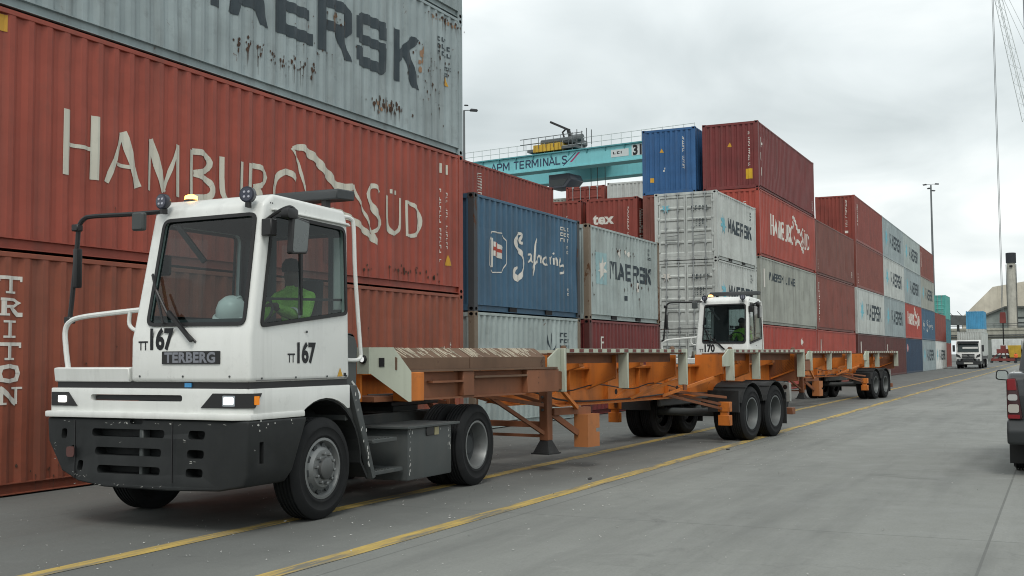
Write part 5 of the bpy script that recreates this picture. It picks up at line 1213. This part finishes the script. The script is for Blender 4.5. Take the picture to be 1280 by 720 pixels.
            for k in (3, 6, 9):
                (xa, za) = pts[k]; MB().beam((xw+(xa-xw)*1.03, s*.6, .505+(za-.505)*1.03), (xw+(xa-xw)*1.03, s*1.24, .505+(za-.505)*1.03), .02, .02).build('guard_rib', GUARD, go)
        MB().box(8.62, 8.66, min(s*.6, s*1.22), max(s*.6, s*1.22), .55, .95).build('mud_flap', GUARD, t)
        MB().box(11.08, 11.10, min(s*.62, s*1.22), max(s*.62, s*1.22), .22, .85).build('mud_flap', GUARD, t)
        MB().box(8.7, 11.1, min(s*.42, s*.50), max(s*.42, s*.50), .62, .80).build('leaf_spring', GREY, t, bevel=.02)
        lb = MB().box(11.95, 12.05, min(s*.62, s*.98), max(s*.62, s*.98), .62, 1.02).build('light_box', paint('galvanised_box', (.32, .33, .31), .5, .2, .4, .4, .3), t, bevel=.01)
        for y, z in ((s*.7, .93), (s*.88, .93), (s*.78, .74)): MB().lathe([(.05, .0), (.045, -.015), (0, -.02)], (11.95, y, z), 'x', 14).build('rear_lamp', plain('lamp_dark', (.02, .015, .015), .25), lb)
        MB().box(11.9, 12.08, min(s*.2, s*1.05), max(s*.2, s*1.05), .36, .50).build('under_run_bar', ORGD, t, bevel=.01)
        MB().box(11.95, 12.05, min(s*.5, s*.6), max(s*.5, s*.6), .50, 1.0).build('bumper_hanger', ORGD, t)
    for xw in (9.25, 10.47): MB().tube([(xw, -.95, .505), (xw, .95, .505)], .075, 10).build('axle', GREY, t)
    MB().box(-1.415, -1.385, -.82, .82, 1.10, 1.70).build('front_bolster', ORG, t); MB().box(-1.385, -1.0, -1.0, 1.0, 1.10, 1.16).build('bolster_floor', ORGD, t)
    for y in (-.7, 0, .7): MB().prism([(-1.42, 1.12), (-1.42, 1.6), (-1.60, 1.2), (-1.60, 1.12)], 'y', y-.015, y+.015).build('bolster_gusset', ORG, t)
    MB().box(12.15, 12.2, -1.1, 1.1, 1.05, 1.65).build('rear_bolster', ORGD, t)
    for x in (-.4, .8, 3.3, 5.2, 7.2, 11.4): MB().box(x-.05, x+.05, -.44, .44, 1.18, 1.36).build('cross_member', ORGD, t)
    MB().box(2.44, 2.54, -.79, .79, .60, .68).build('leg_cross_tube', ORGD, t); MB().box(2.46, 2.52, -.79, .79, .46, .50).build('leg_cross_tube', ORGD, t)
    MB().lathe([(.045, 1.02), (.045, 1.12)], (0, 0, 0), 'z', 12).build('kingpin', BLACK, t); MB().box(-.6, .6, -.45, .45, 1.07, 1.095).build('kingpin_plate', GUARD, t)
    return t
TR = trailer('orange container trailer coupled to tractor 167 with rusted front guides', (12.5, 7.80, 0), R(-8.1))
TR2 = copy_tree(TR); TR2.location = (12.5+DX, 7.80+DY, 0); TR2['label'] = 'orange container trailer coupled to tractor 170, farther down the road'

# ------------------------------------------------------------------ pickup at the right edge
def pickup():
    t = thing('pickup_truck', 'black pickup with red tail light cut off by the right picture edge', 'pickup', (17.4, -.24, 0), 0)
    BODY = paint('pickup_black', (.016, .018, .02), .25, 0, .3, 0, .25, spec=.6, dirtcol=(.05, .05, .045), var=.1, coat=.5)
    # local: x forward (away), y left +, rear bumper at x=-.95; left side y=+.88
    prof = [(-.95, .62), (-.99, 1.0), (-.97, 1.27), (-.88, 1.35), (.75, 1.36), (2.5, 1.30), (3.3, 1.20), (3.95, 1.05), (4.05, .70), (4.0, .42), (-.75, .42)]
    cs = [MB().lathe([(.42, -.3), (.42, .3)], (x, y, .38), 'y', 32) for x in (0, 3.1) for y in (.85, -.85)]
    cs.append(MB().box(-.85, .70, -.70, .70, .70, 1.7))
    body = cut(MB().prism(prof, 'y', -.88, .88), cs, 'body', bevel=.05, seg=3)
    link('body', body, BODY, t)
    cabp = MB().prism([(.72, 1.30), (.86, 1.80), (1.1, 1.88), (2.0, 1.88), (2.8, 1.28)], 'y', -.80, .80)
    cabp.v = [(x, y*(1-.12*max(0, (z-1.3)/.58)), z) for x, y, z in cabp.v]
    side = rpoly([(.95, 1.38), (2.5, 1.36), (1.98, 1.8), (1.05, 1.8)], .05)
    cc = link('cab', cut(cabp, [MB().prism([(.8, 1.2), (.92, 1.76), (1.1, 1.83), (1.95, 1.83), (2.65, 1.2)], 'y', -.66, .66), MB().prism(side, 'y', -1, 1), MB().prism(rrect(-.6, .6, 1.42, 1.78, .05), 'x', .5, 1.0), MB().prism(rrect(-.6, .6, 1.42, 1.78, .05), 'x', 2.0, 3.0)], 'cab', bevel=.03, seg=2), BODY, t)
    MB().poly([(x, .76, z) for x, z in side]).build('side_window', glass('dark_glass', (.2, .22, .22)), cc, smooth=0)
    MB().poly([(.80, y, z) for y, z in rrect(-.62, .62, 1.40, 1.79, .05)]).build('rear_window', glass('dark_glass', (.2, .22, .22)), cc, smooth=0)
    RED = plain('tail_red', (.20, .008, .012), .15); 
    RED2 = plain('tail_housing', (.035, .006, .007), .2)
    tl = MB().prism(rpoly([(.71, .74), (.895, .74), (.895, 1.28), (.77, 1.29)], .04), 'x', -1.02, -.80).build('tail_light', RED2, t, bevel=.015, seg=2)
    MB().prism(rpoly([(.77, 1.12), (.885, 1.12), (.885, 1.27), (.785, 1.275)], .02), 'x', -1.032, -1.0).build('stop_lens', RED, tl, bevel=.006); MB().prism(rrect(.74, .885, .755, .805, .01), 'x', -1.032, -1.0).build('stop_lens', RED, tl)
    MB().prism(rrect(.765, .88, .99, 1.07, .03), 'x', -1.03, -1.0).build('reverse_lens', plain('lens_clear', (.42, .42, .41), .15), tl); MB().prism(rrect(.75, .88, .83, .94, .03), 'x', -1.03, -1.0).build('indicator_lens', plain('lens_orange', (.40, .38, .34), .15), tl)
    bpr = MB().prism([(-1.10, .42), (-1.13, .60), (-1.03, .73), (-.6, .75), (-.55, .42)], 'y', -.90, .90).build('rear_bumper', paint('bumper_grey', (.03, .034, .036), .5, 0, .3, 0, .1), t, bevel=.04, seg=3)
    MB().box(-.42, -.39, .62, .90, .12, .60).build('mud_flap', plain('flap_rubber', (.018, .018, .018), .8), t)
    for x in (0, 3.1):
        for y, o_ in ((.74, 1), (-.74, -1)): wheel(t, x, y, o_, False, R_=.38, wd=.25)
    mi_ = MB().prism(rpoly([(.98, 1.17), (1.19, 1.19), (1.17, 1.35), (1.0, 1.34)], .05), 'x', 2.42, 2.55).build('wing_mirror', BLACK, t, bevel=.02, seg=2)
    MB().poly([(2.418, y, z) for y, z in rpoly([(1.0, 1.19), (1.17, 1.205), (1.155, 1.33), (1.015, 1.325)], .04)]).build('mirror_glass', plain('mirror_glass', (.75, .8, .8), .04, 1.0), mi_, smooth=0)
    MB().beam((2.5, .80, 1.2), (2.5, 1.0, 1.22), .08, .05).build('mirror_stalk', BLACK, mi_)
    MB().box(-1.0, -.96, -.68, .68, .80, 1.30).build('tailgate', BODY, t, bevel=.01); MB().box(-1.03, -.99, -.12, .12, 1.1, 1.17).build('tailgate_handle', BLACK, t)
    return t
pickup()
# ------------------------------------------------------------------ gantry crane over the inner rows
def gantry():
    g_ = math.atan2(-.988, -.153)
    t = thing('gantry_crane', 'turquoise gantry crane lettered APM TERMINALS spanning the inner container rows', 'crane', (95.186, 47.812, 0), g_)
    TQ = paint('crane_turquoise', (.19, .52, .56), .5, 0, .12, .05, .15, var=.06)
    TQ2 = paint('crane_dark_edge', (.09, .3, .33), .6, 0, .1, 0, 0)
    STL = plain('crane_grey', (.10, .115, .12), .6); RAILW = plain('rail_pale', (.55, .6, .6), .6); YEL = paint('trolley_yellow', (.55, .36, .04), .55, 0, .3, .1, .2)
    for yg in (0.0, 7.0):
        gd = MB().box(-9, 21, yg, yg+1.3, 18.62, 19.95).build('girder', TQ, t)
        MB().box(-9, 21, yg-.18, yg+1.48, 19.95, 20.06).build('girder_flange', TQ2, gd); MB().box(-9, 21, yg-.12, yg+1.42, 18.5, 18.62).build('girder_flange', TQ, gd)
        for k in range(16): MB().prism([(-.02, 19.95), (-.17, 19.95), (-.02, 19.6)], 'x', -8.5+k*1.9, -8.4+k*1.9).build('stiffener', TQ2, gd, loc=(0, yg, 0))
        # walkway rails on top
        rl = MB()
        for z in (20.55, 21.05): rl.tube([(-9, yg+.05, z), (21, yg+.05, z)], .03, 5)
        for k in range(31): rl.tube([(-9+k, yg+.05, 20.05), (-9+k, yg+.05, 21.1)], .03, 5)
        o = rl.build('walkway_rail', RAILW, t); o['kind'] = 'stuff'
    for x in (-8.6, 20.2):
        for y in (.65, 7.65): MB().hexa([(x-.6, y-.5, 1.2), (x+.6, y-.5, 1.2), (x+.6, y+.5, 1.2), (x-.6, y+.5, 1.2), (x-.5, y-.5, 18.5), (x+.5, y-.5, 18.5), (x+.5, y+.5, 18.5), (x-.5, y+.5, 18.5)]).build('leg', TQ, t)
        MB().box(x-.5, x+.5, -1.5, 9.8, .95, 1.5).build('sill_beam', TQ, t)
        for y in (-.8, .8, 7.5, 9.1): MB().lathe([(.0, -.25), (.5, -.25), (.6, -.18), (.6, .18), (.5, .25), (0, .25)], (x, y, .6), 'x', 20).build('wheel', RUB, t)
    # trolley with machinery, hydraulic arm, operator cabin, ropes
    tr_ = MB().box(4.3, 9.4, -.2, 8.4, 20.25, 20.5).build('trolley', STL, t)
    MB().box(5.0, 8.0, -.25, 1.2, 20.2, 20.85).build('machinery_base', YEL, tr_); MB().box(5.5, 8.9, .1, 3.0, 20.8, 21.35).build('machinery_house', STL, tr_, bevel=.1)
    for k in range(7): MB().box(5.15+k*.42, 5.22+k*.42, -.3, -.24, 20.25, 20.8).build('rib', plain('yellow_rib', (.35, .22, .03), .6), tr_)
    MB().lathe([(.32, -1.0), (.32, 1.0)], (6.6, 2.0, 21.3), 'x', 18).build('rope_drum', BLACK, tr_); MB().lathe([(.35, -.5), (.35, .5)], (9.0, 1.0, 21.3), 'x', 16).build('motor', STL, tr_)
    MB().beam((8.3, 1, 21.2), (8.0, 1, 22.2), .24, .26).build('hydraulic_arm', BLACK, tr_); MB().beam((8.15, 1, 22.1), (6.1, 1, 23.1), .18, .2).build('hydraulic_arm', BLACK, tr_); MB().tube([(7.6, 1, 21.4), (7.4, 1, 22.0), (7.8, 1, 22.3)], .09, 6).build('hose', BLACK, tr_)
    rl = MB()
    for k in range(8): rl.tube([(4.0+k*.8, -.3, 20.5), (4.0+k*.8, -.3, 21.5)], .03, 5)
    for z in (21.0, 21.5): rl.tube([(3.6, -.3, z), (10.3, -.3, z)], .035, 5)
    for k in range(5): rl.tube([(9.2+k*.5, -.3, 20.3), (9.2+k*.5, -.3, 21.6+.2*(k % 2))], .04, 5)
    o = rl.build('trolley_rail', STL, tr_); o['kind'] = 'stuff'
    cb_ = MB().prism([(5.2, 18.4), (7.4, 18.4), (7.7, 17.8), (7.0, 17.1), (5.2, 17.1)], 'y', 2.0, 4.2).build('operator_cabin', plain('cabin_dark', (.10, .105, .13), .4), tr_, bevel=.05)
    MB().prism([(5.4, 17.9), (7.3, 17.9), (6.8, 17.3), (5.4, 17.3)], 'y', 1.97, 2.0).build('cabin_window', plain('cabin_glass', (.03, .045, .05), .1), cb_)
    for x in (8.6, 9.3, 10.1): MB().tube([(x, 4, 20.3), (x, 4, 13)], .03, 5).build('hoist_rope', BLACK, tr_)
    NV = plain('navy_letters', (.012, .03, .075), .5)
    ff = lambda u, v, i: (u, -.004-.001*(i % 4), v)
    SANS = {'A': [[(0, 0), (.5, 1), (1, 0)], [(.2, .33), (.8, .33)]], 'P': [[(.08, 0), (.08, 1)], [(.08, .93), (.8, .93), (.95, .72), (.8, .48), (.08, .48)]], 'M': [[(.06, 0), (.06, 1)], [(.94, 0), (.94, 1)], [(.1, 1), (.5, .25), (.9, 1)]], 'T': [[(0, .93), (1, .93)], [(.5, .93), (.5, 0)]],
      'E': [[(.08, 0), (.08, 1)], [(.08, .93), (.9, .93)], [(.08, .5), (.82, .5)], [(.08, .07), (.9, .07)]], 'R': [[(.08, 0), (.08, 1)], [(.08, .93), (.8, .93), (.92, .72), (.8, .5), (.08, .5)], [(.5, .5), (.95, 0)]], 'I': [[(.5, 0), (.5, 1)]], 'N': [[(.08, 0), (.08, 1)], [(.92, 0), (.92, 1)], [(.1, 1), (.9, 0)]], 'L': [[(.08, 0), (.08, 1)], [(.08, .07), (.9, .07)]], 'S': [[(.92, .8), (.75, .93), (.25, .93), (.1, .75), (.3, .54), (.7, .48), (.9, .28), (.75, .07), (.25, .07), (.07, .2)]]}
    px = .1
    for c_ in 'APM TERMINALS':
        if c_ == ' ': px += .38; continue
        cw_ = .3 if c_ == 'I' else .72 if c_ == 'M' else .56
        q_ = []
        for st_ in SANS[c_]: q_ += ribbon([(px+a_*cw_, 18.88+b_*.74) for a_, b_ in st_], .13)
        flat_text('letter', q_, NV, t, ff); px += cw_+.11
    flat_text('slash', [[(8.0, 18.72), (8.12, 18.72), (9.45, 19.78), (9.3, 19.78)]], NV, t, ff); flat_text('slash', [[(8.75, 18.98), (8.98, 18.98), (9.85, 19.78), (9.62, 19.78)]], plain('magenta', (.32, .03, .12), .5), t, ff)
    MB().box(13.0, 14.75, -.02, .0, 18.95, 19.6).build('load_plate', RAILW, t); flat_text('load_lettering', codes(13.2, 19.42, 1.6, .22, 1, 90), BLKTXT, t, lambda u, v, i: (u, -.024, v))
    MB().box(15.05, 16.6, -.02, .0, 18.9, 19.85).build('number_plate', RAILW, t); flat_text('number', font_polys('31', 1.15, 15.15, 18.98, .9, .05), BLKTXT, t, lambda u, v, i: (u, -.024, v))
    return t
gantry()
# ------------------------------------------------------------------ flood light masts
def mast(label, x, y, h, r, heads, group='flood light masts'):
    t = thing('light_mast', label, 'light mast', (x, y, 0), 0, group)
    G_ = plain('mast_galvanised', (.14, .155, .16), .5, .3); D_ = plain('lamp_dark_grey', (.04, .045, .05), .5)
    MB().tube([(0, 0, 0), (0, 0, h*.5), (0, 0, h)], [r, r*.75, r*.5], 10).build('pole', G_, t)
    for k, (dx, dy, dz, s) in enumerate(heads):
        MB().beam((0, 0, h+dz), (dx, dy, h+dz), .08*s, .08*s).build('arm', D_, t)
        hd = MB().prism([(-.5, -.1), (.4, -.18), (.5, .05), (-.3, .16)], 'y', -.3, .3).build('flood_light', D_, t, bevel=.04)
        hd.location = (dx, dy, h+dz); hd.scale = (s, s, s); hd.rotation_euler = (0, 0, math.atan2(dy, dx))
    return t
mast('slim light mast rising behind the left container stack with one lamp arm', 60.0, 31.9, 16.4, .12, [(.2, -.55, .0, .5), (0, -.15, .3, .25)])
mast('tall distant flood light mast above the far end of the container row', 150.0, 13.9, 22.6, .2, [(0, .7, .1, .55), (0, -.7, .1, .55), (.3, .25, -.35, .5), (.1, -.25, -.7, .5)])
# ------------------------------------------------------------------ far yard: stacks beyond the row
container(147, 12.3, 0, L20, HC, 'redoxide', 'distant red container at ground level just past the row end', near=False)
container(147, 12.3, HC, L20, HC, 'greenblue', 'distant dark blue container under the turquoise-green one', near=False)
container(147, 12.3, 2*HC, L20, HC, 'teal', 'distant turquoise-green container on top of a stack past the row end', near=False, door=True)
for k, (ky, lb) in enumerate((('white', 'distant white container at ground level behind the white truck'), ('palegrey', 'distant pale container under the sky-blue one behind the white truck'), ('skyblue', 'sky-blue container on top of the distant stack behind the white truck'))):
    container(180, 9.9, k*SD, L20, SD, ky, lb, near=False)
# ------------------------------------------------------------------ white truck coming along the road
def truck():
    t = thing('white_truck', 'white cab-over truck driving towards us at the far end of the road', 'truck', (129.4, 8.75, 0))
    WH = paint('truck_white', (.72, .73, .71), .4, 0, .15, 0, .1, var=.04); DG = plain('truck_dark', (.03, .033, .036), .5); GL = plain('truck_glass', (.035, .05, .05), .08)
    cab = MB().prism([(0, .75), (-.05, 1.5), (.05, 1.75), (.28, 2.85), (.45, 3.0), (2.0, 3.05), (2.0, .75)], 'y', -1.2, 1.2).build('cab', WH, t, bevel=.08, seg=2)
    MB().hexa([(-.02, -1.05, 1.78), (-.02, 1.05, 1.78), (.04, 1.05, 1.78), (.04, -1.05, 1.78), (.19, -1.0, 2.62), (.19, 1.0, 2.62), (.24, 1.0, 2.62), (.24, -1.0, 2.62)]).build('windscreen', GL, cab)
    MB().box(.0, .12, -.95, .55, 2.1, 2.3).build('sun_strip', WH, cab); MB().prism([(-.12, 2.66), (-.15, 2.82), (.35, 2.92), (.35, 2.8)], 'y', -1.05, 1.05).build('sun_visor', DG, cab)
    for z in (1.18, 1.34, 1.5): MB().box(-.09, -.03, -.62, .62, z-.05, z+.05).build('grille_bar', DG if z != 1.34 else GREY, cab)
    MB().lathe([(.14, -.11), (.14, -.09)], (0, 0, 1.33), 'x', 18).build('emblem', DG, cab); MB().lathe([(.11, -.125), (.09, -.11)], (0, 0, 1.33), 'x', 18, close=False).build('emblem_ring', STEEL, cab)
    for y in (-1, 1):
        MB().hexa([(-.07, y*.72, 1.15), (-.07, y*1.18, 1.3), (.02, y*1.18, 1.3), (.02, y*.72, 1.15), (-.07, y*.85, 1.42), (-.07, y*1.18, 1.58), (.02, y*1.18, 1.58), (.02, y*.85, 1.42)]).build('headlight', DG, cab)
        MB().prism(rrect(-.28, .28, -.09, .09, .06), 'x', -.1, -.04).build('fog_lamp', DG, cab, loc=(0, y*.85, .92)); MB().lathe([(.06, -.11), (0, -.12)], (0, y*.85, .92), 'x', 12).build('lamp_lens', CHROME, cab)
        MB().box(.1, .22, min(y*1.3, y*1.55), max(y*1.3, y*1.55), 1.8, 2.5).build('mirror', DG, cab, bevel=.03)
        wheel(t, 1.1, y*1.05, y, False); wheel(t, 5.0, y*1.05, y, True); wheel(t, 6.3, y*1.05, y, True); wheel(t, 11, y*1.05, y, True)
    MB().box(-.06, .25, -1.22, 1.22, .42, .8).build('bumper', DG, t, bevel=.05); MB().box(-.08, -.05, -.45, .45, .5, .66).build('number_plate', plain('plate_white', (.6, .6, .56), .5), t); MB().box(-.1, .05, -.7, .7, .84, 1.08).build('air_intake', DG, cab)
    MB().box(2.2, 14, -1.15, 1.15, 1.0, 1.35).build('trailer_bed', DG, t); MB().box(2.1, 3.2, -1.22, -.5, .5, 1.9).build('side_box', DG, t)
    return t
truck()
container(131.9, 7.55, 1.37, L40, SD, 'palegrey', 'pale container riding on the distant white truck', near=False)
# ------------------------------------------------------------------ port buildings
def buildings():
    t = thing('concrete_viaduct', 'long pale concrete conveyor bridge crossing behind the distant truck', 'bridge', (252, 0, 0))
    CO = paint('viaduct_concrete', (.36, .355, .30), .85, 0, .6, .3, .5, rustcol=(.2, .19, .16), scale=.4); WD = plain('dark_void', (.03, .035, .035), .8)
    MB().box(0, 4, -60, 24, 4.35, 6.7).build('deck', CO, t)
    MB().box(-.15, 0, -60, 24, 6.3, 6.75).build('parapet', CO, t)
    for z in (4.9, 5.3): MB().tube([(-.3, -60, z), (-.3, 24, z)], .12, 6).build('pipe', GREY, t)
    for z in (7.2, 7.6): MB().tube([(-.05, -60, z), (-.05, 24, z)], .05, 5).build('hand_rail', GREY, t)
    for k in range(28): MB().tube([(-.05, -60+k*3, 6.7), (-.05, -60+k*3, 7.62)], .05, 5).build('rail_post', GREY, t)
    for y in (-50, -36, -20, -4, 10, 22): MB().box(1, 3, y-.6, y+.6, 0, 4.35).build('pier', CO, t)
    MB().box(-.1, .0, 15.8, 17.4, 5.6, 6.2).build('opening', WD, t)
    g2 = thing('gabled_shed', 'grey-green gabled shed with a dark framed window behind the conveyor bridge', 'building', (262, 0, 0))
    GG = paint('shed_sheet', (.25, .28, .265), .7, 0, .3, .1, .4, scale=.5)
    MB().prism([(-22, 0), (14.2, 0), (14.2, 9.6), (10.2, 11.15), (-18, 11.0), (-22, 9.4)], 'x', 0, 40).build('wall', GG, g2)
    MB().prism([(14.7, 9.3), (10.2, 11.15), (-18, 11.0), (-18, 11.35), (10.2, 11.5), (14.8, 9.65)], 'x', -.6, 41).build('roof', paint('shed_roof', (.13, .135, .125), .8, 0, .4, 0, .3), g2)
    for k in range(24): MB().box(-.08, .0, -20+k*1.4, -19.8+k*1.4, .2, 9.3).build('cladding_rib', GG, g2)
    wf = MB().box(-.25, .0, 6.0, 9.0, 6.9, 9.2).build('window', plain('frame_dark', (.03, .04, .04), .6), g2)
    for z0, z1 in ((7.2, 7.9), (8.1, 8.8)): MB().box(-.3, -.22, 6.6, 8.4, z0, z1).build('pane', plain('pane_grey', (.3, .33, .32), .2), wf)
    wh = thing('storage_shed', 'huge beige storage shed with a steep sloping roof on the skyline', 'building', (335, 0, 0))
    MB().prism([(-80, 0), (24, 0), (24, 11.5), (16.0, 19.6), (7, 21.0), (-40, 27), (-80, 12)], 'x', 0, 70).build('roof', paint('shed_beige', (.56, .52, .43), .85, 0, .25, 0, .25, scale=.3), wh)
    MB().box(-.3, 0, -80, 24, 0, 6).build('wall', GG, wh)
    for k in range(12): MB().hexa([(-.12, 14.5-k*8, 19.9 if k == 0 else 20.2+k*.95), (-.12, 14.7-k*8, 19.9 if k == 0 else 20.2+k*.95), (.0, 14.7-k*8, 19.9 if k == 0 else 20.2+k*.95), (0, 14.5-k*8, 19.9 if k == 0 else 20.2+k*.95), (-.12, 14.5-k*8, 6), (-.12, 14.7-k*8, 6), (0, 14.7-k*8, 6), (0, 14.5-k*8, 6)]).build('roof_seam', MATS['shed_beige'], wh)
    ch = thing('chimney', 'pale chimney with a black top rising in front of the beige shed', 'chimney', (258, 8.65, 0))
    MB().lathe([(1.0, 0), (.92, 12), (.84, 20.3)], (0, 0, 0), 'z', 24).build('stack', paint('chimney_concrete', (.42, .41, .36), .8, 0, .3, .1, .5), ch)
    MB().lathe([(1.0, 20.3), (1.0, 22.4), (.8, 22.45)], (0, 0, 0), 'z', 24).build('chimney_top', plain('chimney_black', (.02, .024, .03), .7), ch)
    for y in (-.95, .95): MB().tube([(-.5, y, 0), (-.5, y, 20)], .07, 6).build('stay_pipe', GREY, ch)
    MB().box(-1.1, -.9, -.3, .3, 19.4, 19.8).build('bracket', DARK, ch)
    # conveyor truss left of the blue stack
    tt = thing('conveyor_gallery', 'dark conveyor gallery on trestles left of the sky-blue container', 'gallery', (240, 0, 0))
    MB().hexa([(0, 13.6, 7.0), (3, 13.6, 7.0), (3, 24, 7.4), (0, 24, 7.4), (0, 13.6, 8.9), (3, 13.6, 8.9), (3, 24, 9.4), (0, 24, 9.4)]).build('gallery', paint('gallery_grey', (.10, .11, .11), .8, 0, .4, 0, .3), tt)
    for y in (14.5, 18, 22): MB().tube([(1, y, 0), (1, y, 7.2)], .25, 6).build('trestle', GREY, tt)
    for k in range(6): MB().beam((-.05, 14+k*1.6, 9.0), (-.05, 14.8+k*1.6, 9.9), .1, .1).build('hand_rail', GREY, tt)
    # box trailer, skip, worker
    bt = thing('box_trailer', 'long white box trailer parked across the far end of the road', 'trailer', (225, 0, 0))
    MB().box(0, 2.5, -6, 11.2, 1.25, 4.2).build('box', paint('trailer_white', (.68, .7, .68), .5, 0, .2, .05, .3), bt, bevel=.05); MB().box(.2, 2.3, -6, 11.2, .95, 1.25).build('chassis', GREY, bt)
    for y in (9.8, 8.5, -3.5, -4.8): o = wheel(bt, .3, y, -1, True); o.rotation_euler = (0, 0, R(90))
    sk_ = thing('yellow_skip', 'yellow skip standing by the red spreader at the far right', 'skip', (205, 5.3, 0))
    MB().hexa([(0, 0, .9), (0, 2.2, .9), (2, 2.2, .9), (2, 0, .9), (-.3, -.35, 2.9), (-.3, 2.5, 2.9), (2.2, 2.5, 2.9), (2.2, -.35, 2.9)]).build('body', paint('skip_yellow', (.50, .33, .04), .6, 0, .4, .2, .3), sk_, bevel=.03)
    MB().box(.2, 1.8, .2, 2.0, .3, .9).build('base', GREY, sk_)
    sp = thing('red_spreader', 'red lifting spreader frame standing on the ground under the crane hook', 'spreader', (205, 8.5, 0))
    RE = paint('spreader_red', (.17, .035, .03), .6, 0, .5, .2, .2)
    MB().box(0, 1.5, -1.9, 1.9, .35, .75).build('base_frame', RE, sp); MB().box(.2, 1.3, -1.0, 1.0, 1.6, 2.3).build('head_block', RE, sp)
    for y in (-1.7, -.6, .6, 1.7): MB().beam((.7, y, .7), (.7, y*.4, 1.7), .16, .16).build('strut', RE, sp)
    for y in (-1.8, 1.8): MB().box(.3, 1.2, y-.2, y+.2, 0, .36).build('foot', GREY, sp)
    MB().box(.4, 1.1, -.4, .4, 2.3, 2.9).build('hook_frame', RE, sp)
    return
buildings()
def worker():
    V = [(0, 0, .95), (0, 0, 1.2), (0, 0, 1.42), (0, 0, 1.52), (0, 0, 1.66), (0, -.2, 1.40), (-.05, -.26, 1.12), (-.12, -.24, .88), (0, .2, 1.40), (-.05, .26, 1.12), (-.12, .24, .88), (0, -.1, .9), (0, -.12, .48), (0, -.12, .05), (-.12, -.13, .04), (0, .1, .9), (.05, .12, .48), (.05, .12, .05), (-.07, .13, .04)]
    E_ = [(0, 1), (1, 2), (2, 3), (3, 4), (2, 5), (5, 6), (6, 7), (2, 8), (8, 9), (9, 10), (0, 11), (11, 12), (12, 13), (13, 14), (0, 15), (15, 16), (16, 17), (17, 18)]
    rad = [.15, .15, .14, .06, .10, .07, .05, .04, .07, .05, .04, .09, .07, .05, .045, .09, .07, .05, .045]
    me = bpy.data.meshes.new('person'); me.from_pydata(V, E_, []); o = bpy.data.objects.new('person', me); COL.objects.link(o)
    o.modifiers.new('skin', 'SKIN')
    for i, r in enumerate(rad): me.skin_vertices[0].data[i].radius = (r, r)
    me.skin_vertices[0].data[0].use_root = True
    ss = o.modifiers.new('sub', 'SUBSURF'); ss.levels = 1; ss.render_levels = 1
    dg = bpy.context.evaluated_depsgraph_get(); dg.update(); m2 = bpy.data.meshes.new_from_object(o.evaluated_get(dg)); o.modifiers.clear(); o.data = m2; bpy.data.meshes.remove(me); m2.materials.clear()
    for mm in (plain('hivis_orange', (.75, .13, .03), .7), TROU, SKIN): m2.materials.append(mm)
    for p in m2.polygons: p.material_index = 2 if p.center.z > 1.52 else 1 if p.center.z < .9 else 0; p.use_smooth = True
    return o
wk = worker(); wk.location = (196, 6.3, 0); tag(wk, 'distant worker in an orange high-visibility vest by the yellow skip', 'person')
# ------------------------------------------------------------------ harbour crane hanging its hook over the far yard
def harbour_crane():
    t = thing('harbour_crane', 'tall harbour crane with lattice jib and a red hook block at the right picture edge', 'crane', (213, 2.8, 0))
    CG = plain('crane_lattice', (.62, .66, .66), .6); RE = MATS['spreader_red']  # lattice colour paled to stand in for haze
    MB().box(-1.1, 1.1, -1.1, 1.1, 4, 66).build('tower', paint('crane_tower', (.22, .27, .28), .6, 0, .2, .05, .2), t); MB().box(-6, 6, -7, 1, 0.6, 4).build('carriage', GREY, t)
    for y in (-6.2, .4):
        for x in (-4, 0, 4): MB().lathe([(0, -.4), (.6, -.4), (.6, .4), (0, .4)], (x, y, .6), 'y', 16).build('wheel', RUB, t)
    a = Vector((-1.0, .9, 41.4)); b = Vector((-7, 5.9, 67.4)); d = (b-a); n = 16
    off = [Vector((0, .9, -.3)), Vector((0, -.9, .3)), Vector((1.0, 0, .9)), Vector((-1.0, 0, -.9))]
    ch = MB()
    for o_ in off: ch.tube([a+o_, b+o_*.5], .06, 5)
    for k in range(n):
        p = a+d*(k/n); q = a+d*((k+1)/n); f0 = 1-.5*k/n; f1 = 1-.5*(k+1)/n
        for i in range(4): ch.tube([p+off[i]*f0, q+off[(i+2) % 4 if k % 2 else (i+3) % 4]*f1], .025, 4)
    o = ch.build('lattice_jib', CG, t); o['kind'] = 'stuff'
    for s_ in (0, .7): MB().tube([(-.5, .9, 54+s_*4), (-7, 4.6+s_, 63+s_*5)], .035, 5).build('stay_rope', CG, t)
    hx, hy = -7.0, 5.62
    for s_ in (-.09, .09): MB().tube([(hx, hy+s_, 67), (hx, hy+s_, 8.4)], .045, 6).build('hoist_rope', plain('rope_grey', (.16, .175, .18), .6), t)
    MB().beam((b.x, b.y, b.z), (hx, hy, 67.2), .3, .3).build('jib_head', CG, t)
    MB().prism(rpoly([(-.5, 6.6), (.5, 6.6), (.42, 8.4), (-.42, 8.4)], .15), 'x', hx-.3, hx+.3).build('hook_block', RE, t, loc=(0, hy, 0))
    MB().tube([(hx, hy, 6.7), (hx, hy, 3.0)], .1, 8).build('hook_shank', DARK, t)
harbour_crane()
